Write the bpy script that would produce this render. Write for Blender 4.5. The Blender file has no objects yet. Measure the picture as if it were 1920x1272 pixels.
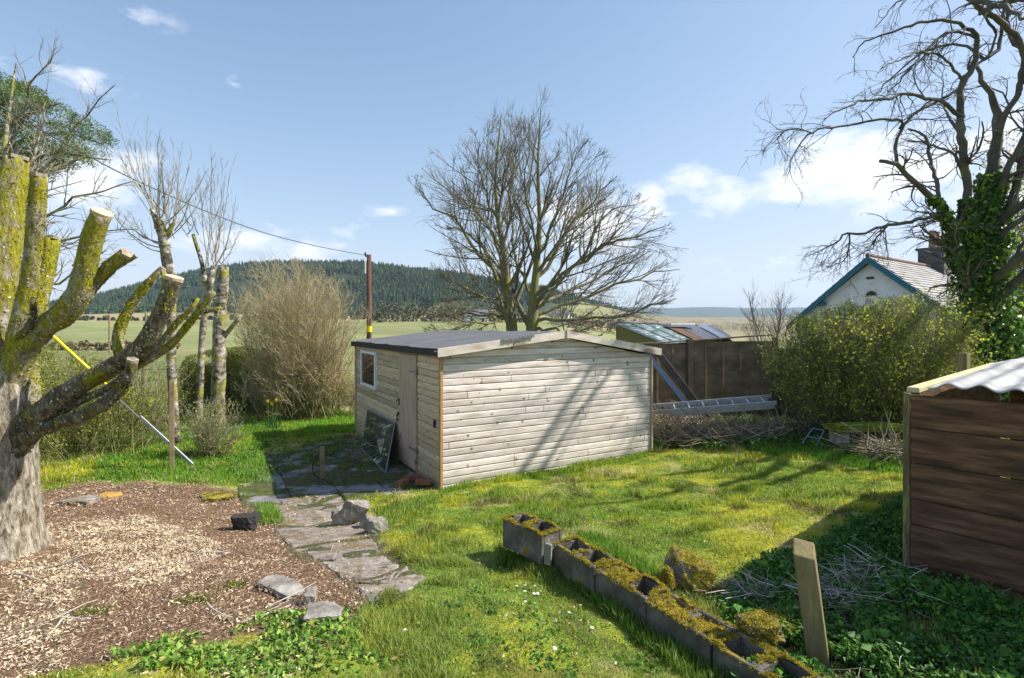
import bpy, math, random
import numpy as np
from mathutils import Vector
random.seed(7); rng = np.random.default_rng(7)
R = math.radians
sc = bpy.context.scene
COL = sc.collection
CAMZ = 2.32            # eye height above the shed's floor level (z = 0)
F = 1000.0             # focal length in pixels of a 1920 wide frame
HOR = 604.0            # row of the true horizon

# ------------------------------------------------------------------ camera
cd = bpy.data.cameras.new('camera'); cam = bpy.data.objects.new('camera', cd); COL.objects.link(cam)
cam.location = (0, 0, CAMZ); cam.rotation_euler = (R(90), 0, 0)
cd.sensor_width = 36; cd.lens = 36 * F / 1920; cd.shift_y = -(636 - HOR) / 1920
cd.clip_start = 0.05; cd.clip_end = 20000
sc.camera = cam
sc.render.resolution_x = 1024; sc.render.resolution_y = 678
sc.view_settings.view_transform = 'Standard'; sc.view_settings.look = 'None'
sc.view_settings.exposure = 0.8; sc.view_settings.gamma = 1

# ------------------------------------------------------------------ sun and sky
SUN_EL, SUN_AZ = R(43), R(5)      # azimuth measured from +X towards +Y
sd = Vector((math.cos(SUN_AZ) * math.cos(SUN_EL), math.sin(SUN_AZ) * math.cos(SUN_EL), math.sin(SUN_EL)))
ld = bpy.data.lights.new('sun', 'SUN'); ld.energy = 4.8; ld.angle = R(0.55); ld.color = (1.0, 0.945, 0.85)
sun = bpy.data.objects.new('sun', ld); COL.objects.link(sun)
sun.rotation_euler = sd.to_track_quat('Z', 'Y').to_euler(); sun.location = (20, 0, 20)

W = bpy.data.worlds.new("World"); sc.world = W; W.use_nodes = True
wn, wl = W.node_tree.nodes, W.node_tree.links
for n in list(wn): wn.remove(n)
out = wn.new('ShaderNodeOutputWorld'); bg = wn.new('ShaderNodeBackground'); bg.inputs[1].default_value = 0.148
sky = wn.new('ShaderNodeTexSky'); sky.sky_type = 'NISHITA'; sky.sun_disc = False
sky.sun_elevation = SUN_EL; sky.sun_rotation = R(90) - SUN_AZ
sky.altitude = 200; sky.air_density = 1.0; sky.dust_density = 0.6; sky.ozone_density = 1.2
tc = wn.new('ShaderNodeTexCoord')
def wmath(op, a, b=None, c=None, clamp=False):
    n = wn.new('ShaderNodeMath'); n.operation = op; n.use_clamp = clamp
    for i, v in enumerate((a, b, c)):
        if v is None: continue
        if isinstance(v, (int, float)): n.inputs[i].default_value = v
        else: wl.new(v, n.inputs[i])
    return n.outputs[0]
# clouds: patches of fair-weather cloud at given directions, edges broken up by noise
nz = wn.new('ShaderNodeTexNoise'); nz.inputs['Scale'].default_value = 9; nz.inputs['Detail'].default_value = 9
nz.inputs['Roughness'].default_value = 0.62
mp = wn.new('ShaderNodeMapping'); mp.inputs['Scale'].default_value = (1, 1, 2.2)
wl.new(tc.outputs['Generated'], mp.inputs[0]); wl.new(mp.outputs[0], nz.inputs['Vector'])
CLOUDS = [  # u, v, half width, half height, density
    (1610, 328, 180, 62, 1.25), (1325, 360, 80, 50, .85), (1210, 400, 65, 48, .95), (1120, 420, 120, 60, 1.1), (1410, 495, 80, 22, .6),
    (675, 432, 48, 22, .62), (450, 450, 100, 40, .75), (160, 320, 110, 60, .85), (85, 140, 80, 38, .55), (262, 32, 50, 16, .5), (600, 470, 100, 25, .6),
    (440, 150, 22, 15, .5), (165, 140, 25, 15, .6), (720, 398, 45, 12, .45), (1385, 345, 40, 14, .6), (2100, 300, 220, 120, .9), (-300, 250, 220, 120, .9)]
acc = None
for (u, v, hw, hh, dn) in CLOUDS:
    d = Vector(((u - 960) / F, 1, (HOR - v) / F)).normalized()
    s = wn.new('ShaderNodeVectorMath'); s.operation = 'SUBTRACT'; s.inputs[1].default_value = d
    wl.new(tc.outputs['Generated'], s.inputs[0])
    m = wn.new('ShaderNodeVectorMath'); m.operation = 'MULTIPLY'
    m.inputs[1].default_value = (F / hw * 1.0, F / hw * 1.0, F / hh * 1.0)
    wl.new(s.outputs[0], m.inputs[0])
    ln = wn.new('ShaderNodeVectorMath'); ln.operation = 'LENGTH'; wl.new(m.outputs[0], ln.inputs[0])
    f = wmath('MULTIPLY', wmath('SUBTRACT', 1.35, ln.outputs['Value'], clamp=True), dn)
    acc = f if acc is None else wmath('MAXIMUM', acc, f)
dens = wmath('MULTIPLY_ADD', wmath('ADD', acc, wmath('MULTIPLY', wmath('SUBTRACT', nz.outputs['Fac'], 0.5), 3.2)), 1.15, -0.42, clamp=True)
dens = wmath('MULTIPLY', dens, wmath('MULTIPLY', acc, 2.2, clamp=True))
# soft shoulder: keeps the horizon band from burning out
sp_ = wn.new('ShaderNodeSeparateColor'); cb_ = wn.new('ShaderNodeCombineColor'); wl.new(sky.outputs[0], sp_.inputs[0])
for i_, k_ in enumerate((3.8, 4.2, 5.2)):
    c_ = sp_.outputs[i_]; wl.new(wmath('DIVIDE', c_, wmath('SQRT', wmath('MULTIPLY_ADD', wmath('MULTIPLY', c_, 1 / k_), wmath('MULTIPLY', c_, 1 / k_), 1.0))), cb_.inputs[i_])
mx = wn.new('ShaderNodeMixRGB'); mx.inputs[2].default_value = (4.9, 4.9, 5.0, 1)
wl.new(wmath('MULTIPLY', dens, 0.97), mx.inputs[0]); wl.new(cb_.outputs[0], mx.inputs[1])
wl.new(mx.outputs[0], bg.inputs[0]); wl.new(bg.outputs[0], out.inputs[0])

# ------------------------------------------------------------------ small helpers
def P(u, v, Y): return np.array(((u - 960) / F * Y, Y, CAMZ + (HOR - v) / F * Y))
def T(o, label=None, cat=None, group=None, kind=None):
    if label: o['label'] = label
    if cat: o['category'] = cat
    if group: o['group'] = group
    if kind: o['kind'] = kind
    return o
def empty(name, loc, rz=0.0, parent=None):
    o = bpy.data.objects.new(name, None); COL.objects.link(o); o.location = loc; o.rotation_euler = (0, 0, rz)
    o.empty_display_size = 0.1
    if parent: o.parent = parent
    return o
def mk(name, V, faces, mats=None, parent=None, col=None, smooth=False, fmat=None):
    """V: Nx3; faces: list of index arrays (each MxK) ; one mesh object"""
    V = np.asarray(V, dtype=np.float32); me = bpy.data.meshes.new(name)
    if isinstance(faces, np.ndarray): faces = [faces]
    faces = [np.asarray(f, dtype=np.int32) for f in faces if len(f)]
    me.vertices.add(len(V)); me.vertices.foreach_set('co', V.ravel())
    tot = sum(f.size for f in faces); nf = sum(len(f) for f in faces)
    me.loops.add(tot); me.loops.foreach_set('vertex_index', np.concatenate([f.ravel() for f in faces]))
    me.polygons.add(nf)
    lt = np.concatenate([np.full(len(f), f.shape[1], np.int32) for f in faces])
    ls = np.concatenate([[0], np.cumsum(lt)[:-1]]).astype(np.int32)
    me.polygons.foreach_set('loop_start', ls); me.polygons.foreach_set('loop_total', lt)
    me.polygons.foreach_set('use_smooth', np.full(nf, bool(smooth)))
    if fmat is not None: me.polygons.foreach_set('material_index', np.asarray(fmat, np.int32))
    me.update(calc_edges=True)
    if col is not None:
        a = me.color_attributes.new('Col', 'FLOAT_COLOR', 'POINT')
        c = np.ones((len(V), 4), np.float32); c[:, :3] = col; a.data.foreach_set('color', c.ravel())
    for m in (mats if isinstance(mats, (list, tuple)) else [mats]):
        if m: me.materials.append(m)
    o = bpy.data.objects.new(name, me); COL.objects.link(o)
    if parent: o.parent = parent
    return o
class MB:
    """collects boxes, quads, polygons and tubes into one mesh"""
    def __init__(s): s.V = []; s.F = {}; s.n = 0
    def add(s, V, F):
        V = np.asarray(V, float); s.V.append(V)
        for f in (F if isinstance(F, list) and len(F) and isinstance(F[0], np.ndarray) and F[0].ndim == 2 else [np.asarray(F)]):
            s.F.setdefault(f.shape[1], []).append(f + s.n)
        s.n += len(V); return s
    def box(s, c, size, rz=0.0, M=None, bev=0.0):
        x, y, z = np.array(size) / 2
        if bev:
            b = bev; pts = []
            for sz in (-1, 1):
                for (a, q, k) in ((1, 1, 0), (-1, 1, 1), (-1, -1, 2), (1, -1, 3)): pass
            # chamfered box: 24 verts
            V = []
            for sx in (-1, 1):
                for sy in (-1, 1):
                    for sz in (-1, 1):
                        V += [(sx * x, sy * (y - b), sz * (z - b)), (sx * (x - b), sy * y, sz * (z - b)), (sx * (x - b), sy * (y - b), sz * z)]
            V = np.array(V); idx = lambda a, q, r, k: ((a * 4 + q * 2 + r) * 3 + k)
            Q = []
            for a in (0, 1): Q.append([idx(a, 0, 0, 0), idx(a, 1, 0, 0), idx(a, 1, 1, 0), idx(a, 0, 1, 0)])
            for a in (0, 1): Q.append([idx(0, a, 0, 1), idx(1, a, 0, 1), idx(1, a, 1, 1), idx(0, a, 1, 1)])
            for a in (0, 1): Q.append([idx(0, 0, a, 2), idx(1, 0, a, 2), idx(1, 1, a, 2), idx(0, 1, a, 2)])
            for a in (0, 1):
                for q in (0, 1):
                    Q.append([idx(a, q, 0, 0), idx(a, q, 1, 0), idx(a, q, 1, 1), idx(a, q, 0, 1)])
                    Q.append([idx(a, 0, q, 0), idx(a, 1, q, 0), idx(a, 1, q, 2), idx(a, 0, q, 2)])
                    Q.append([idx(0, a, q, 1), idx(1, a, q, 1), idx(1, a, q, 2), idx(0, a, q, 2)])
            Tt = [[idx(a, q, r, 0), idx(a, q, r, 1), idx(a, q, r, 2)] for a in (0, 1) for q in (0, 1) for r in (0, 1)]
            F = [np.array(Q), np.array(Tt)]
        else:
            V = np.array([(a * x, q * y, r * z) for a in (-1, 1) for q in (-1, 1) for r in (-1, 1)])
            F = np.array([(0, 1, 3, 2), (4, 6, 7, 5), (0, 4, 5, 1), (2, 3, 7, 6), (0, 2, 6, 4), (1, 5, 7, 3)])
        if M is not None: V = V @ np.array(M).T
        if rz:
            ca, sa = math.cos(rz), math.sin(rz); V = V @ np.array([[ca, -sa, 0], [sa, ca, 0], [0, 0, 1]]).T
        return s.add(V + np.array(c), F)
    def prism(s, poly, d):
        """poly: Nx3 loop extruded by vector d"""
        A = np.array(poly, float); n = len(A); V = np.vstack([A, A + np.array(d)])
        F = [np.array([[i, (i + 1) % n, (i + 1) % n + n, i + n] for i in range(n)])]
        F.append(np.array([list(range(n))])); F.append(np.array([list(range(2 * n - 1, n - 1, -1))]))
        return s.add(V, F)
    def tube(s, pts, rad, sides=6, cap=True, rough=0.0):
        V, Fq, Ft = tube(pts, rad, sides, cap, rough)
        return s.add(V, [Fq] + ([Ft] if len(Ft) else []))
    def build(s, name, mats, parent=None, smooth=False, col=None):
        return mk(name, np.vstack(s.V), [np.vstack(f) for f in s.F.values()], mats, parent, col=col, smooth=smooth)
def tube(pts, rad, sides=6, cap=True, rough=0.0):
    p = np.asarray(pts, float); n = len(p); r = np.broadcast_to(np.asarray(rad, float), (n,))
    t = np.gradient(p, axis=0) if n > 2 else np.repeat((p[1:] - p[:1]), 2, 0)
    t /= np.linalg.norm(t, axis=1)[:, None] + 1e-9
    m = t.mean(0); ref = np.array((1., 0, 0)) if abs(m[0]) < abs(m[2]) and abs(m[0]) < abs(m[1]) + .2 else np.array((0, 0, 1.)) if abs(m[2]) < .7 else np.array((0, 1., 0))
    a = np.cross(t, ref); a /= np.linalg.norm(a, axis=1)[:, None] + 1e-9; b = np.cross(t, a)
    th = np.linspace(0, 2 * np.pi, sides, endpoint=False)
    rr = r[:, None] * np.ones(sides)
    if rough: rr = rr * (1 + rough * rng.normal(size=(n, sides)))
    V = p[:, None, :] + rr[..., None] * (np.cos(th)[None, :, None] * a[:, None, :] + np.sin(th)[None, :, None] * b[:, None, :])
    V = V.reshape(-1, 3); i = np.arange(n - 1)[:, None] * sides; j = np.arange(sides)[None, :]; k = (j + 1) % sides
    Fq = np.stack([i + j, i + k, i + k + sides, i + j + sides], -1).reshape(-1, 4)
    Ft = np.zeros((0, 3), int)
    if cap:
        V = np.vstack([V, p[:1], p[-1:]]); c0, c1 = n * sides, n * sides + 1; j = np.arange(sides); k = (j + 1) % sides
        Ft = np.vstack([np.stack([np.full(sides, c0), k, j], -1), np.stack([np.full(sides, c1), (n - 1) * sides + j, (n - 1) * sides + k], -1)])
    return V, Fq, Ft
def spline(pts, step=None, n=None):
    """Catmull-Rom through rows (any number of columns)"""
    p = np.asarray(pts, float)
    if len(p) < 3:
        n = n or 4; t = np.linspace(0, 1, n)[:, None]; return p[0] * (1 - t) + p[-1] * t
    q = np.vstack([2 * p[0] - p[1], p, 2 * p[-1] - p[-2]]); o = []
    for i in range(1, len(q) - 2):
        L = np.linalg.norm((q[i + 1] - q[i])[:3]); k = max(2, int(L / step)) if step else (n or 5)
        t = np.linspace(0, 1, k, endpoint=False)[:, None]
        a, b, c, d = q[i - 1], q[i], q[i + 1], q[i + 2]
        o.append(.5 * ((2 * b) + (-a + c) * t + (2 * a - 5 * b + 4 * c - d) * t ** 2 + (-a + 3 * b - 3 * c + d) * t ** 3))
    o.append(p[-1:]); return np.vstack(o)
def vnoise(x, y, s=1.0, seed=0):
    x = np.asarray(x) * s + seed * 17.3; y = np.asarray(y) * s - seed * 9.1
    xi, yi = np.floor(x), np.floor(y); fx, fy = x - xi, y - yi; fx = fx * fx * (3 - 2 * fx); fy = fy * fy * (3 - 2 * fy)
    def h(a, b):
        q = np.sin(a * 127.1 + b * 311.7 + seed * 74.7) * 43758.5453; return q - np.floor(q)
    return (h(xi, yi) * (1 - fx) + h(xi + 1, yi) * fx) * (1 - fy) + (h(xi, yi + 1) * (1 - fx) + h(xi + 1, yi + 1) * fx) * fy
def fbm(x, y, s=1.0, seed=0, o=4):
    t = 0; a = .5; n = 0
    for k in range(o): t = t + a * vnoise(x, y, s * 2 ** k, seed + k); n += a; a *= .5
    return t / n
def ss(a, b, x): t = np.clip((np.asarray(x, float) - a) / (b - a), 0, 1); return t * t * (3 - 2 * t)
def inpoly(x, y, poly):
    x = np.asarray(x); y = np.asarray(y); r = np.zeros(x.shape, bool); n = len(poly); j = n - 1
    for i in range(n):
        xi, yi = poly[i][:2]; xj, yj = poly[j][:2]
        c = ((yi > y) != (yj > y)) & (x < (xj - xi) * (y - yi) / (yj - yi + 1e-12) + xi); r ^= c; j = i
    return r

# ------------------------------------------------------------------ materials
def newmat(name):
    m = bpy.data.materials.new(name); m.use_nodes = True; nt = m.node_tree
    for n in list(nt.nodes): nt.nodes.remove(n)
    return m, nt.nodes, nt.links
def mat(name, cols, scale=5, detail=6, rough=.85, bump=0.0, bscale=None, stretch=None, island=0.0, attr=False, transl=0.0,
        metal=0.0, spec=.3, moss=None, mz=None, mscale=3, mlo=.5, mhi=.62, mup=0.0, nrough=.6, coord='Object', attrmix=.35, dist=0.0):
    m, N, L = newmat(name)
    o = N.new('ShaderNodeOutputMaterial'); b = N.new('ShaderNodeBsdfPrincipled'); L.new(b.outputs[0], o.inputs[0])
    b.inputs['Roughness'].default_value = rough; b.inputs['Metallic'].default_value = metal; b.inputs['Specular IOR Level'].default_value = spec
    tcn = N.new('ShaderNodeTexCoord'); vec = tcn.outputs[coord]
    if stretch:
        mpn = N.new('ShaderNodeMapping'); mpn.inputs['Scale'].default_value = stretch; L.new(vec, mpn.inputs[0]); vec = mpn.outputs[0]
    def noise(s, d=detail, v=vec):
        n = N.new('ShaderNodeTexNoise'); n.inputs['Scale'].default_value = s; n.inputs['Detail'].default_value = d
        n.inputs['Roughness'].default_value = nrough; n.inputs['Distortion'].default_value = dist; L.new(v, n.inputs['Vector']); return n.outputs['Fac']
    def math_(op, a, c, clamp=False):
        n = N.new('ShaderNodeMath'); n.operation = op; n.use_clamp = clamp
        for i, v in enumerate((a, c)):
            if isinstance(v, (int, float)): n.inputs[i].default_value = v
            else: L.new(v, n.inputs[i])
        return n.outputs[0]
    fac = noise(scale)
    if island:
        g = N.new('ShaderNodeNewGeometry'); mxn = N.new('ShaderNodeMix'); mxn.inputs[0].default_value = island
        L.new(fac, mxn.inputs[2]); L.new(g.outputs['Random Per Island'], mxn.inputs[3]); fac = mxn.outputs[0]
    rp = N.new('ShaderNodeValToRGB'); e = rp.color_ramp.elements
    while len(e) > 1: e.remove(e[-1])
    for i, (p, c) in enumerate(cols):
        if i == 0: e[0].position = p; e[0].color = (*c, 1)
        else: q = e.new(p); q.color = (*c, 1)
    L.new(fac, rp.inputs[0]); colr = rp.outputs[0]
    if attr:
        at = N.new('ShaderNodeAttribute'); at.attribute_name = 'Col'
        mm = N.new('ShaderNodeMixRGB'); mm.blend_type = 'MIX'; mm.inputs[0].default_value = attrmix
        L.new(at.outputs['Color'], mm.inputs[1])
        m2 = N.new('ShaderNodeMixRGB'); m2.blend_type = 'MULTIPLY'; m2.inputs[0].default_value = 1
        L.new(at.outputs['Color'], m2.inputs[1]); L.new(rp.outputs[0], m2.inputs[2]); colr = m2.outputs[0]
    if moss:
        f = noise(mscale, 8)
        if mup:
            g2 = N.new('ShaderNodeNewGeometry'); sp = N.new('ShaderNodeSeparateXYZ'); L.new(g2.outputs['Normal'], sp.inputs[0])
            f = math_('ADD', f, math_('MULTIPLY', sp.outputs['Z'], mup))
        if mz:
            s3 = N.new('ShaderNodeSeparateXYZ'); L.new(tcn.outputs['Object'], s3.inputs[0]); m3 = N.new('ShaderNodeMapRange'); m3.inputs[1].default_value = mz[0]; m3.inputs[2].default_value = mz[1]; m3.inputs[3].default_value = mz[2]; m3.inputs[4].default_value = 0; L.new(s3.outputs['Z'], m3.inputs[0]); f = math_('SUBTRACT', f, m3.outputs[0])
        mr = N.new('ShaderNodeMapRange'); mr.inputs[1].default_value = mlo; mr.inputs[2].default_value = mhi; L.new(f, mr.inputs[0])
        r2 = N.new('ShaderNodeValToRGB'); r2.color_ramp.elements[0].color = (*moss[0], 1); r2.color_ramp.elements[1].color = (*moss[1], 1)
        r2.color_ramp.elements[0].position = .35; r2.color_ramp.elements[1].position = .65; L.new(noise(mscale * 6, 6), r2.inputs[0])
        mm = N.new('ShaderNodeMixRGB'); L.new(mr.outputs[0], mm.inputs[0]); L.new(colr, mm.inputs[1]); L.new(r2.outputs[0], mm.inputs[2]); colr = mm.outputs[0]
    L.new(colr, b.inputs['Base Color'])
    if bump:
        bp = N.new('ShaderNodeBump'); bp.inputs['Strength'].default_value = 1.0; bp.inputs['Distance'].default_value = bump
        L.new(noise(bscale or scale * 3, 8), bp.inputs['Height']); L.new(bp.outputs[0], b.inputs['Normal'])
    if transl:
        tr = N.new('ShaderNodeBsdfTranslucent'); ms = N.new('ShaderNodeMixShader'); ms.inputs[0].default_value = transl
        L.new(colr, tr.inputs[0]); L.new(b.outputs[0], ms.inputs[1]); L.new(tr.outputs[0], ms.inputs[2]); L.new(ms.outputs[0], o.inputs[0])
    return m
def plain(name, c, rough=.6, metal=0.0, spec=.4, var=.12):
    lo = tuple(x * (1 - var) for x in c); hi = tuple(min(1, x * (1 + var)) for x in c)
    return mat(name, [(.3, lo), (.7, hi)], 12, rough=rough, metal=metal, spec=spec)

# ------------------------------------------------------------------ terrain
CP = np.array([(0, 0, .95), (0, -3, 1.1), (-4, -3, 1.0), (5, -3, 1.1), (0, 2.4, .72), (1.0, 2.6, .57), (.3, 3.7, .54), (.9, 4.2, .47), (-1, 7.4, 0), (2.4, 9.4, .03), (.7, 8.2, .03),
    (-.4, 6, .2), (-3, 7.3, -.07), (-5.2, 11, -.08), (-3.2, 11.2, -.06), (-2.2, 8.2, -.02), (-4.2, 4.4, .42), (-2.5, 3, .62), (-2, 4.6, .33), (-3.2, 5.6, .13), (-4.5, 8, .03),
    (-7, 8, .1), (2.64, 3.53, .64), (4, 2.4, .74), (1.9, 3, .6), (4.2, 5.7, .5), (5.4, 6.0, .5), (3, 6.5, .3), (3, 8.6, .12), (4, 12.5, .05), (8, 12, .12), (9, 18, 0),
    (-12, 12, 0), (-12, 5, .3), (-8, 20, -.3), (0, 20, -.4), (0, 13.6, -.06), (12, 22, -.2), (12, 6, .6), (-20, 20, -.4), (20, 14, .3), (-1.2, 5.2, .3), (6, 9, .25),
    (-20, 0, .8), (20, 0, 1), (0, -15, 1.3), (-25, 35, -.8), (25, 35, -.6), (0, 35, -.8)])
def _tps(r2): return np.where(r2 > 0, r2 * np.log(r2 + 1e-12), 0)
_n = len(CP); _K = _tps(((CP[:, None, :2] - CP[None, :, :2]) ** 2).sum(-1)) + np.eye(_n) * .05
_A = np.zeros((_n + 3, _n + 3)); _A[:_n, :_n] = _K; _A[:_n, _n] = 1; _A[:_n, _n + 1:] = CP[:, :2]; _A[_n, :_n] = 1; _A[_n + 1:, :_n] = CP[:, :2].T
_w = np.linalg.solve(_A, np.concatenate([CP[:, 2], [0, 0, 0]]))
def hnear(x, y):
    sh = np.shape(x); x = np.ravel(x); y = np.ravel(y); o = np.empty(len(x))
    for i in range(0, len(x), 50000):
        a, b = x[i:i + 50000], y[i:i + 50000]
        o[i:i + 50000] = _tps((a[:, None] - CP[None, :, 0]) ** 2 + (b[:, None] - CP[None, :, 1]) ** 2) @ _w[:_n] + _w[_n] + _w[_n + 1] * a + _w[_n + 2] * b
    return o.reshape(sh)
RU = np.array([-2600, -600, -200, 90, 200, 300, 420, 520, 690, 850, 960, 1050, 1180, 1400]); RV = np.array([604, 604, 602, 580, 558, 534, 507, 500, 504, 519, 538, 557, 577, 597])
def hfar(x, y):
    y_ = np.maximum(y, 5); u = 960 + F * x / y_; rgt = ss(1000, 1300, u)
    ly = np.log(y_)
    zl = np.interp(ly, np.log([20, 40, 80, 150, 300, 450, 3000]), [-.6, -1.2, -1.6, -.9, 3.5, 8, 10])
    zr = np.interp(ly, np.log([20, 60, 150, 300, 600, 1000, 1600, 3000]), [-.6, -2.5, -5, -7, -4, 1, 17, 10])
    z = zl * (1 - rgt) + zr * rgt
    rv = np.interp(u, RU, RV); top = CAMZ + (HOR - rv) / F * 740
    k = ss(430, 740, y_) * (1 - ss(900, 1600, y_))
    z = z + np.maximum(top - 8, 0) * k + (fbm(x, y, .012, 5) - .5) * 6 * ss(200, 500, y_)
    return z
def H(x, y):
    x = np.asarray(x, float); y = np.asarray(y, float); r = np.hypot(x, y); k = ss(22, 42, r)
    lump = (fbm(x, y, 2.6, 91, 3) - .5) * .075 * (1 - ss(12, 18, r))
    n = hnear(np.clip(x, -40, 40), np.clip(y, -30, 45)) + (fbm(x, y, .9, 2) - .5) * .09 + lump
    return n * (1 - k) + hfar(x, y) * k
def G(u, v):
    a, b = 1.2, 400.; d = lambda Y: (CAMZ + (HOR - v) / F * Y) - float(H((u - 960) / F * Y, Y))
    Y = a
    while Y < b and d(Y) > 0: Y *= 1.02
    lo, hi = Y / 1.02, Y
    for _ in range(18):
        m = (lo + hi) / 2
        if d(m) > 0: lo = m
        else: hi = m
    return np.array(((u - 960) / F * hi, hi, float(H((u - 960) / F * hi, hi))))
MULCH = [G(u, v)[:2] for u, v in ((-420, 1272), (-330, 960), (60, 925), (180, 902), (330, 908), (440, 920), (505, 975), (560, 1040), (640, 1080), (690, 1135), (640, 1175), (480, 1190), (360, 1215), (230, 1235), (100, 1262), (-50, 1290), (-300, 1400))]
PATH = [G(u, v)[:2] for u, v in ((500, 925), (640, 925), (665, 975), (712, 1000), (735, 1035), (800, 1088), (690, 1142), (640, 1085), (560, 1045), (510, 990))]
A_ = np.array((-.99, 7.4)); EX = np.array((.865, .502)); EY = np.array((-.502, .865))
def S(lx, ly, z=0): q = A_ + EX * lx + EY * ly; return np.array((q[0], q[1], z))
PATIO = [S(-2.35, -.15)[:2], S(-.02, .1)[:2], S(-.02, 4.0)[:2], S(-2.3, 3.3)[:2]]
WEEDS = [G(u, v)[:2] for u, v in ((1400, 1080), (1560, 1010), (1700, 940), (1720, 1080), (1990, 1190), (2100, 1400), (1440, 1400), (1330, 1200))]
WEEDS_B = [G(u, v)[:2] for u, v in ((90, 1300), (230, 1225), (400, 1190), (520, 1150), (640, 1150), (720, 1215), (650, 1300), (500, 1420), (200, 1420))]
SHEDP = [S(-.05, -.03)[:2], S(4.05, -.03)[:2], S(4.05, 4.7)[:2], S(-.05, 4.7)[:2]]

ys = np.concatenate([np.linspace(-8, 1.5, 20), np.arange(1.6, 14, .09), np.geomspace(14.1, 3400, 210)])
ts = np.concatenate([np.linspace(-2.6, -1.05, 24), np.linspace(-1.03, 1.03, 190), np.linspace(1.05, 2.6, 24)])
TT, YY = np.meshgrid(ts, ys); XX = TT * (np.maximum(YY, 0) + 3.5); ZZ = H(XX, YY)
ZZ += (fbm(XX, YY, 4.5, 11) - .5) * .035 * (1 - ss(10, 16, YY))
nr, ncn = XX.shape; ii = np.arange(nr - 1)[:, None] * ncn + np.arange(ncn - 1)[None, :]
GF = np.stack([ii, ii + 1, ii + ncn + 1, ii + ncn], -1).reshape(-1, 4)
gx, gy = XX.ravel(), YY.ravel()
def lawncol(x, y):
    """natural colour of the turf: green grass, yellow moss, straw"""
    n1 = fbm(x, y, .8, 21); n2 = fbm(x, y, 2.7, 33); n3 = fbm(x, y, 1.3, 44)
    g = np.array((.20, .31, .03)); m = np.array((.52, .52, .04)); s = np.array((.62, .55, .25)); br = np.array((.10, .065, .025))
    n4 = fbm(x, y, 9, 37); k1 = ss(.41, .68, n1 * .35 + n2 * .35 + n4 * .30)[:, None]; c = g * (1 - k1) + m * k1
    k2 = (ss(.56, .72, n3 * .6 + fbm(x, y, 7, 39) * .4) * .8)[:, None]; c = c * (1 - k2) + s * k2
    k3 = (ss(.62, .75, fbm(x, y, 3.3, 61)) * .6)[:, None]; return c * (1 - k3) + br * k3
gc = lawncol(gx, gy) * .75
inm = inpoly(gx, gy, MULCH); gc[inm] = (.17, .10, .055)
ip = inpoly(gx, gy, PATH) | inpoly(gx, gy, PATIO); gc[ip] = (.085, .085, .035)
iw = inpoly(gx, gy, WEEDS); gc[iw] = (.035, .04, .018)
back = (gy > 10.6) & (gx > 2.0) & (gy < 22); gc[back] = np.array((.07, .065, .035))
uu = 960 + F * gx / np.maximum(gy, 1); far = ss(16, 26, gy)[:, None]
fn = fbm(gx, gy, .035, 71)[:, None]
f2 = np.clip((fbm(gx, gy, .12, 75)[:, None] - .35) * 2.2, 0, 1); f3 = ((np.floor(gy / 38 + gx * .02).astype(int) % 3) / 2.0)[:, None]
fieldc = np.array((.15, .205, .055)) * (1 - f2) + np.array((.26, .26, .10)) * f2; fieldc = fieldc * (.78 + .3 * f3) * (1 - fn * .4) + np.array((.33, .27, .14)) * fn * .4
straw = (ss(230, 300, gy) * (1 - ss(420, 460, gy)))[:, None] * .75
fieldc = fieldc * (1 - straw) + np.array((.34, .27, .15)) * straw
moor = (ss(1080, 1200, uu) * ss(250, 500, gy))[:, None]
moorc = np.array((.30, .22, .13)) * (1 - fn) + np.array((.13, .14, .06)) * fn
fieldc = fieldc * (1 - moor) + moorc * moor
CLR = lambda u_, y_: (((u_ - 838) / 48) ** 2 + ((y_ - 478) / 42) ** 2 < 1) | (u_ + (vnoise(u_, y_, .03, 3) - .5) * 60 > 1015 + (y_ - 440) * .35) | (((u_ - 250) / 70) ** 2 + ((y_ - 455) / 22) ** 2 < 1)
hillm = (ss(430, 480, gy) * (1 - ss(1000, 1150, uu)) * (1 - .9 * CLR(uu, gy)))[:, None]; fieldc = fieldc * (1 - hillm) + np.array((.02, .035, .015)) * hillm
gc = gc * (1 - far) + fieldc * far
M_ground = mat('ground_mat', [(.25, (.55, .55, .5)), (.5, (1, 1, 1)), (.78, (1.35, 1.3, 1.2))], 22, 9, attr=True, bump=.03, bscale=40, coord='Object')
T(mk('ground', np.stack([gx, gy, ZZ.ravel()], -1), GF, M_ground, col=gc, smooth=True), kind='structure')

# distant blue hills behind the moor
hb = MB()
for (u0, u1, vt, Y, sd_) in ((1050, 1560, 577, 3900, 3), (1380, 2200, 586, 3600, 8), (-900, 700, 592, 3700, 5)):
    us = np.linspace(u0, u1, 90); e = np.sin(np.pi * (us - u0) / (u1 - u0)); e = np.clip(e * 3, 0, 1)
    tp = CAMZ + (HOR - (vt + (1 - e) * 26 + (vnoise(us, us * 0, .02, sd_) - .5) * 4)) / F * Y
    rows = []
    for k, (dz, dy) in enumerate(((0, -900), (.55, -420), (.9, -120), (1, 0), (.6, 500), (0, 1200))):
        rows.append(np.stack([(us - 960) / F * Y, np.full_like(us, Y + dy), -30 + (tp + 30) * dz + (fbm(us, us * 0 + k, .06, sd_) - .5) * 6], -1))
    V = np.vstack(rows); n = len(us); i = np.arange(5)[:, None] * n + np.arange(n - 1)[None, :]
    hb.add(V, np.stack([i, i + 1, i + n + 1, i + n], -1).reshape(-1, 4))
T(hb.build('hills', mat('hills_mat', [(.35, (.03, .05, .035)), (.65, (.055, .075, .045))], .004, 6), smooth=True), kind='structure')

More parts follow.
